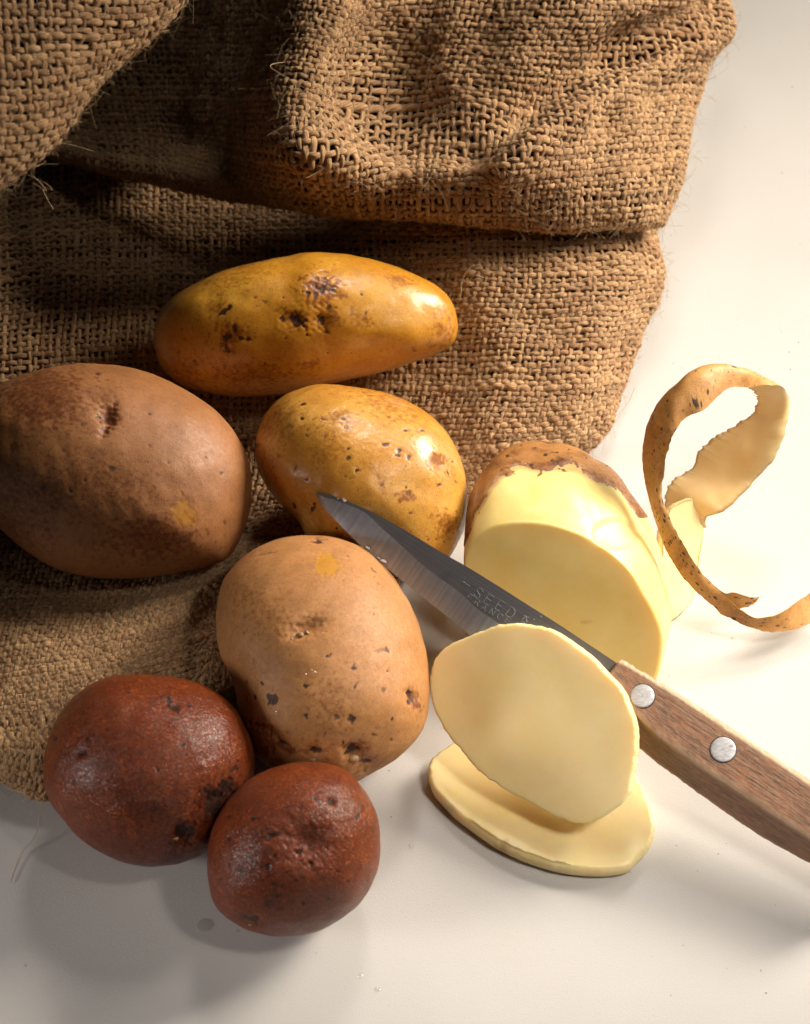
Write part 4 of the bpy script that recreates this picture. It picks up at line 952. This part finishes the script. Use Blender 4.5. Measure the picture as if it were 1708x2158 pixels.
def blade():
    t = np.linspace(0, len(spine) - 1, 160)
    s2, b2, e2 = cr(spine, t), cr(bev, t), cr(edg, t)
    rows = []; rows_uv = []
    def add(p, dw):
        rows.append(pw(p[:, 0], p[:, 1], wk(p[:, 0], p[:, 1]) + dw)); a, b = kuv(p); rows_uv.append(np.stack([a, b], -1))
    th = 0.075
    flat = []
    for f in np.linspace(0, 1, 5): add(s2 + (b2 - s2) * f, th * 0.98)
    A = np.array(rows); UVa = np.array(rows_uv)
    rows, rows_uv = [], []
    def add2(p, dw, L): L[0].append(pw(p[:, 0], p[:, 1], wk(p[:, 0], p[:, 1]) + dw)); a, b = kuv(p); L[1].append(np.stack([a, b], -1))
    L1 = [[], []]
    wv = waves(901, 20, 0.1, 0.5)
    for f in np.linspace(0, 1, 7): add2(b2 + (e2 - b2) * f, th * (0.98 - 1.9 * f * (0.75 + 0.25 * f)), L1)
    L2 = [[], []]
    add2(e2, -th * 0.92, L2); add2(b2, -th, L2); add2(s2, -th, L2); add2(s2, th * 0.9, L2)
    Bv, UVb = np.array(L1[0]), np.array(L1[1]); Cv, UVc = np.array(L2[0]), np.array(L2[1])
    n = len(t)
    b = mesh('blade', np.vstack([A.reshape(-1, 3), Cv.reshape(-1, 3)]), [grid_faces(5, n), grid_faces(4, n, base=5 * n)], M_steel, knife, smooth=False,
             uv=np.vstack([UVa.reshape(-1, 2), UVc.reshape(-1, 2)]))
    mesh('ground_edge', Bv.reshape(-1, 3), grid_faces(7, n), M_bevel, b, smooth=False, uv=UVb.reshape(-1, 2))
    return b
bl = blade()
for k_, (u_, v_, r_) in enumerate(((727, 1055, 4.5), (714, 1052, 2.5), (775, 1155, 3), (810, 1183, 4), (799, 1176, 2))):
    X_, F_ = ico(3); w_ = waves(900 + k_, 12, 0.03, 0.12); P_ = pw(u_, v_, wk(u_, v_) + (0.07 if k_ < 2 else 0.0))
    q_ = X_ * (r_ / PX) * (1 + 0.25 * w_(X_ * 0.05))[:, None]
    mesh('starch_fleck', P_ + q_[:, :1] * (RT * AX[0] - UP * AX[1]) * 1.4 + q_[:, 1:2] * (RT * AX[1] + UP * AX[0]) * 0.7 + q_[:, 2:] * 0.15 * VIEW, F_, M_starch, knife)
# stamped letters, each a set of thin strokes lying on the blade
GL = {'S': [[(.9,.85),(.7,1),(.3,1),(.1,.82),(.2,.6),(.8,.42),(.9,.2),(.7,0),(.3,0),(.08,.16)]],
      'E': [[(.9,1),(.1,1),(.1,0),(.9,0)],[(.1,.52),(.75,.52)]],
      'D': [[(.1,0),(.1,1),(.55,1),(.88,.8),(.95,.5),(.88,.2),(.55,0),(.1,0)]],
      'F': [[(.9,1),(.1,1),(.1,0)],[(.1,.52),(.75,.52)]],
      'R': [[(.1,0),(.1,1),(.7,1),(.9,.78),(.7,.52),(.1,.52)],[(.5,.52),(.9,0)]],
      'A': [[(.05,0),(.5,1),(.95,0)],[(.22,.38),(.78,.38)]],
      'N': [[(.1,0),(.1,1),(.9,0),(.9,1)]],
      'C': [[(.9,.82),(.65,1),(.35,1),(.1,.75),(.1,.25),(.35,0),(.65,0),(.9,.18)]],
      'K': [[(.1,0),(.1,1)],[(.9,1),(.1,.45),(.9,0)]], '-': [[(0,.5),(1,.5)]], 'o': [[(.1,.1),(.1,.9),(.6,1),(.9,.6),(.6,0)]]}
def strokes(ch, x, y, w_, h_, r=0.0055, rot=0):
    e1 = np.array(AX); e2 = np.array([AX[1], -AX[0]])           # along the blade, towards the spine
    if rot: e1 = np.array([cos(rot) * AX[0] - sin(rot) * AX[1], sin(rot) * AX[0] + cos(rot) * AX[1]]); e2 = np.array([e1[1], -e1[0]])
    V_, F_ = [], []; nb = 0
    for st in GL[ch]:
        st = np.array(st, float)
        p = np.array([x, y]) + ((st[:, :1] - .5) * w_) * e1 + ((st[:, 1:] - .5) * h_) * e2
        P3 = pw(p[:, 0], p[:, 1], wk(p[:, 0], p[:, 1]) + 0.075)
        dn = []
        for a, b in zip(P3[:-1], P3[1:]): dn += [a + (b - a) * q for q in (0, .33, .66)]
        dn.append(P3[-1]); v_, f_ = tubes(np.array(dn)[None], r, 4)
        V_.append(v_); F_.append(f_ + nb); nb += len(v_)
    mesh('stamped_letter' if ch not in '-o' else 'stamped_mark', np.vstack(V_), np.vstack(F_), M_letters, bl)
for ch, x, y in (('S', 1009, 1250), ('E', 1031, 1264), ('E', 1055, 1277), ('D', 1077.5, 1291)): strokes(ch, x, y, 17, 21)
for ch, x, y in (('F', 991, 1259), ('R', 1006, 1270), ('A', 1021, 1281), ('N', 1038, 1290), ('C', 1054, 1299), ('E', 1071, 1307.5)): strokes(ch, x, y, 12, 12.5, 0.0045)
strokes('-', 983.5, 1230.5, 18, 8, 0.007); strokes('K', 1108, 1304, 13, 12, 0.007, pi / 2.2); strokes('o', 1103, 1314, 9, 6, 0.006); strokes('-', 1141, 1299, 4, 3, 0.01); strokes('-', 1126, 1305, 3, 3, 0.008, 1)

E1 = [(1305,1393),(1330,1408),(1383,1439),(1450,1481),(1517,1525),(1612,1588),(1708,1652),(1830,1733)]
E2 = [(1283,1422),(1312,1468),(1372,1536),(1440,1588),(1502,1632),(1600,1696),(1708,1767),(1830,1848)]
E3 = [(1279,1428),(1300,1530),(1363,1594),(1432,1646),(1510,1703),(1612,1772),(1708,1824),(1830,1895)]
def handle():
    n = 150; t = np.linspace(0, len(E1) - 1, n)
    a, b, c = cr(E1, t), cr(E2, t), cr(E3, t)
    T1 = .42; T2 = .52
    k = sstep(0, 1.6, t)
    def P(p, dw): return pw(p[:, 0], p[:, 1], wk(p[:, 0], p[:, 1]) + dw)
    A = P(a, 0.30 + 0 * k); B = P(b, 0.40 + 0.10 * k); Cc = P(c, -0.45 - 0.2 * k)
    Dd = P(a + np.array([6, -2]), -0.75 - 0 * k); Ea = P(a + np.array([5, -4]), 0.16 + 0 * k)
    # cross-section loop: worn upper lip, flat face, arris, side, underside
    loop = [Ea, A]
    sec = []
    def seg(X, Y, m, r0=0.0):
        for f in np.linspace(0, 1, m, endpoint=False): sec.append(X + (Y - X) * f)
    seg(Ea, A, 2)
    face_i = len(sec)
    e = 0.07
    A2 = A + (B - A) * 0.05; B1 = A + (B - A) * 0.94; B2 = B + (Cc - B) * 0.06; Bm = (B1 + B2) / 2 * 0.5 + B * 0.5
    C1 = B + (Cc - B) * 0.92; C2 = Cc + (Dd - Cc) * 0.05; D1 = Cc + (Dd - Cc) * 0.95; D2 = Dd + (Ea - Dd) * 0.1
    sec.clear()
    worn = []
    def add(X, w): sec.append(X); worn.append(w)
    add(Ea, .8); add((Ea + A) / 2, 1.0); add(A * .7 + Ea * .3, 1.); add(A * .8 + A2 * .2, .8); add(A2, .25)
    for f in np.linspace(0.1, 0.9, 8): add(A2 + (B1 - A2) * f, 0.0)
    add(B1, .35); add(Bm, .9); add(B2, .4)
    for f in np.linspace(0.12, 0.88, 6): add(B2 + (C1 - B2) * f, 0.0)
    add(C1, .2); add(C1 * .3 + C2 * .3 + Cc * .4, .4); add(C2, 0.)
    for f in (0.33, 0.66): add(C2 + (D1 - C2) * f, 0)
    add(D1, 0); add(D2, 0)
    R = np.array(sec).transpose(1, 0, 2); m = R.shape[1]
    cen = R.mean(1, keepdims=True)
    wv = waves(707, 30, 0.08, 0.4); dn = R - cen; dn /= np.linalg.norm(dn, axis=2, keepdims=True)
    wo = np.broadcast_to(np.array(worn)[None], (n, m))
    R = R + dn * (0.006 * wv(R) * (0.5 + 1.5 * wo))[..., None]
    # round off the front end a little
    for i, q in ((0, 0.90), (1, 0.965), (2, 0.99)): R[i] = cen[i] + (R[i] - cen[i]) * q
    R[:, :, 2] = np.maximum(R[:, :, 2], 0.01)
    V = R.reshape(-1, 3); F = grid_faces(n, m, True)
    L = np.concatenate([[0], np.cumsum(np.linalg.norm(np.diff(R, axis=1), axis=2).mean(0))])
    tl = np.concatenate([[0], np.cumsum(np.linalg.norm(np.diff(cen[:, 0], axis=0), axis=1))])
    uv = np.stack([np.broadcast_to(tl[:, None], (n, m)), np.broadcast_to(L[None], (n, m))], -1).reshape(-1, 2)
    V = np.vstack([V, cen[0, 0], cen[-1, 0]]); nV = len(V); i = np.arange(m); j = (i + 1) % m; la = (n - 1) * m
    tri = np.vstack([np.stack([np.full(m, nV - 2), i, j], -1), np.stack([la + i, np.full(m, nV - 1), la + j], -1)])
    uv = np.vstack([uv, [[0, 1]], [[tl[-1], 1]]])
    wo = np.concatenate([wo.ravel(), [0.6, 0.6]])
    wo[:m] = 0.9
    h = mesh('handle', V, [F, tri], M_wood, knife, uv=uv, attrs={'worn': wo})
    # face frame for the rivets
    def facept(u, v):
        # plane of the flat face near u, v
        dd = (a[:, 0] + b[:, 0]) / 2 - u; i = int(np.argmin(np.hypot((a[:, 0] + b[:, 0]) / 2 - u, (a[:, 1] + b[:, 1]) / 2 - v)))
        o = (A2[i] + B1[i]) / 2; x = A2[min(i + 3, n - 1)] - A2[max(i - 3, 0)]; y = B1[i] - A2[i]
        nn = np.cross(x, y); nn /= np.linalg.norm(nn); nn *= np.sign(nn @ VIEW)
        # ray / plane
        camp = np.array([0, -D * cs, D * sn]); d = pw(u, v, 0.0) - camp
        tt = ((o - camp) @ nn) / (d @ nn)
        return camp + d * tt, nn, x / np.linalg.norm(x)
    for (u, v, r) in ((1355, 1467, 25.0), (1525, 1580, 26.5)):
        p, nn, x = facept(u, v); y = np.cross(nn, x); rc = r / PX * 0.92
        an = np.linspace(0, 2 * pi, 48, endpoint=False)
        ring = lambda rr, h: p + nn * h + rr * (np.cos(an)[:, None] * x + np.sin(an)[:, None] * y)
        RR = np.array([ring(rc * 1.0, -0.05), ring(rc, 0.006), ring(rc * .975, 0.016), ring(rc * .9, 0.021), ring(rc * .5, 0.024), ring(rc * .05, 0.024)])
        mesh('rivet', RR.reshape(-1, 3), grid_faces(6, 48, True), M_rivet, knife)
        R2 = np.array([ring(rc * 1.09, -0.02), ring(rc * 1.07, 0.0085), ring(rc * 1.0, 0.0085), ring(rc * .99, -0.02)])
        mesh('rivet_hole', R2.reshape(-1, 3), grid_faces(4, 48, True), M_grime, knife)
handle()

# ------------------------------------------------------------------ water droplets
def droplet(P, nr, r, h, label, sx=1.0):
    X, Fc = ico(4); X = X.copy()
    t = np.cross(nr, [0.3, 0.9, 0.1]); t /= np.linalg.norm(t); b = np.cross(nr, t)
    V = P + r * (X[:, :1] * t * sx + X[:, 1:2] * b) + nr * (np.where(X[:, 2:3] > 0, X[:, 2:3] * h, X[:, 2:3] * 0.02))
    Fc = Fc[(X[:, 2] > -0.05)[Fc].all(1)]; V, Fc, _ = compact(V, Fc)
    o = mesh('water_droplet', V, Fc, M_water, None, origin=P); tag(o, label, 'droplet')
for u, v, r, sx, lb in ((663, 1410, 10.5, 1.1, 'clear oval water droplet on the middle of the light tan potato'), (594, 1491, 8.5, 1.0, 'small clear water droplet beside the darkest spot of the light tan potato')):
    P, nr = surf_pt(p4, u, v); droplet(P + nr * 0.0, nr, r / PX, 0.05, lb, sx)
for u, v, r, lb in ((432, 1950, 15, 'largest clear water droplet on the white table, left of the small red potato'), (795, 2086, 6, 'small water droplet near the bottom of the white table'), (760, 2056, 5, 'tiny water droplet just above the small one near the bottom'), (866, 1784, 5, 'tiny water droplet between the small red potato and the flat slice')):
    droplet(pz(u, v, 0.0) + [0, 0, 0.002], np.array([0, 0, 1.0]), r / PX, 0.045 if r > 10 else 0.02, lb)

# ------------------------------------------------------------------ long stray fibres of the sack, crumbs
stray = [
 [pz(155,1620,0.6) , pz(105,1650,0.9), pz(88,1700,0.7), pz(75,1760,0.3), pz(45,1800,0.1), pz(22,1860,0.05)],
 [pw(60,370,5.5), pw(95,385,5.8), pw(110,400,5.9), pw(90,395,5.8), pw(100,420,5.7), pw(112,440,5.5)],
 [pw(30,365,6), pw(70,372,6.3), pw(98,402,6.2), pw(70,385,6)],
 [pw(972,620,1.0), pw(975,590,1.3), pw(990,565,1.4), pw(1012,558,1.4), pw(1020,572,1.3)],
 [pw(985,600,1.0), pw(1000,580,1.3), pw(1020,585,1.2)],
 [pw(0,440,5), pw(12,430,5.2), pw(14,422,5.3), pw(-5,415,5.0)],
 [pz(80,1640,0.7), pz(60,1670,0.7), pz(10,1660,0.5)],
 [pw(600,130,3), pw(570,140,3.4), pw(620,175,3.8), pw(615,200,3.7)],
]
pp = []
for s_ in stray:
    s_ = np.array(s_); pp.append(cr(s_, np.linspace(0, len(s_) - 1, 24)))
Vv, Fq = tubes(np.array(pp), 0.0085, 4)
tag(mesh('stray_fibre', Vv, Fq, M_fibre, sack), kind='stuff')
r = np.random.default_rng(5); Vs, Fs, nb = [], [], 0
X, Fc = ico(1)
spots_ = [(1482,1228,5,2.3),(1136-0,1316,2,0)]
for k in range(70):
    u, v = r.uniform(0, 1708), r.uniform(1450, 2150)
    if k % 2: u, v = r.uniform(1400, 1708), r.uniform(50, 2100)
    rc = r.uniform(0.006, 0.016)
    P = pz(u, v, rc * 0.6); Vs.append(P + X * rc * r.uniform(0.5, 1.4, 3)); Fs.append(Fc + nb); nb += len(X)
cr_ = mesh('soil_crumb', np.vstack(Vs), np.vstack(Fs), simple('dry_soil', (0.16, 0.09, 0.05), 0.9), origin=(0, 0, 0))
tag(cr_, 'scattered specks of dry soil on the white table', 'crumbs', kind='stuff')
tris = sum(sum(len(p.vertices) - 2 for p in o.data.polygons) for o in scene.objects if o.type == 'MESH' and len(o.data.polygons) < 10) 
print('faces', sum(len(o.data.polygons) for o in scene.objects if o.type == 'MESH'))
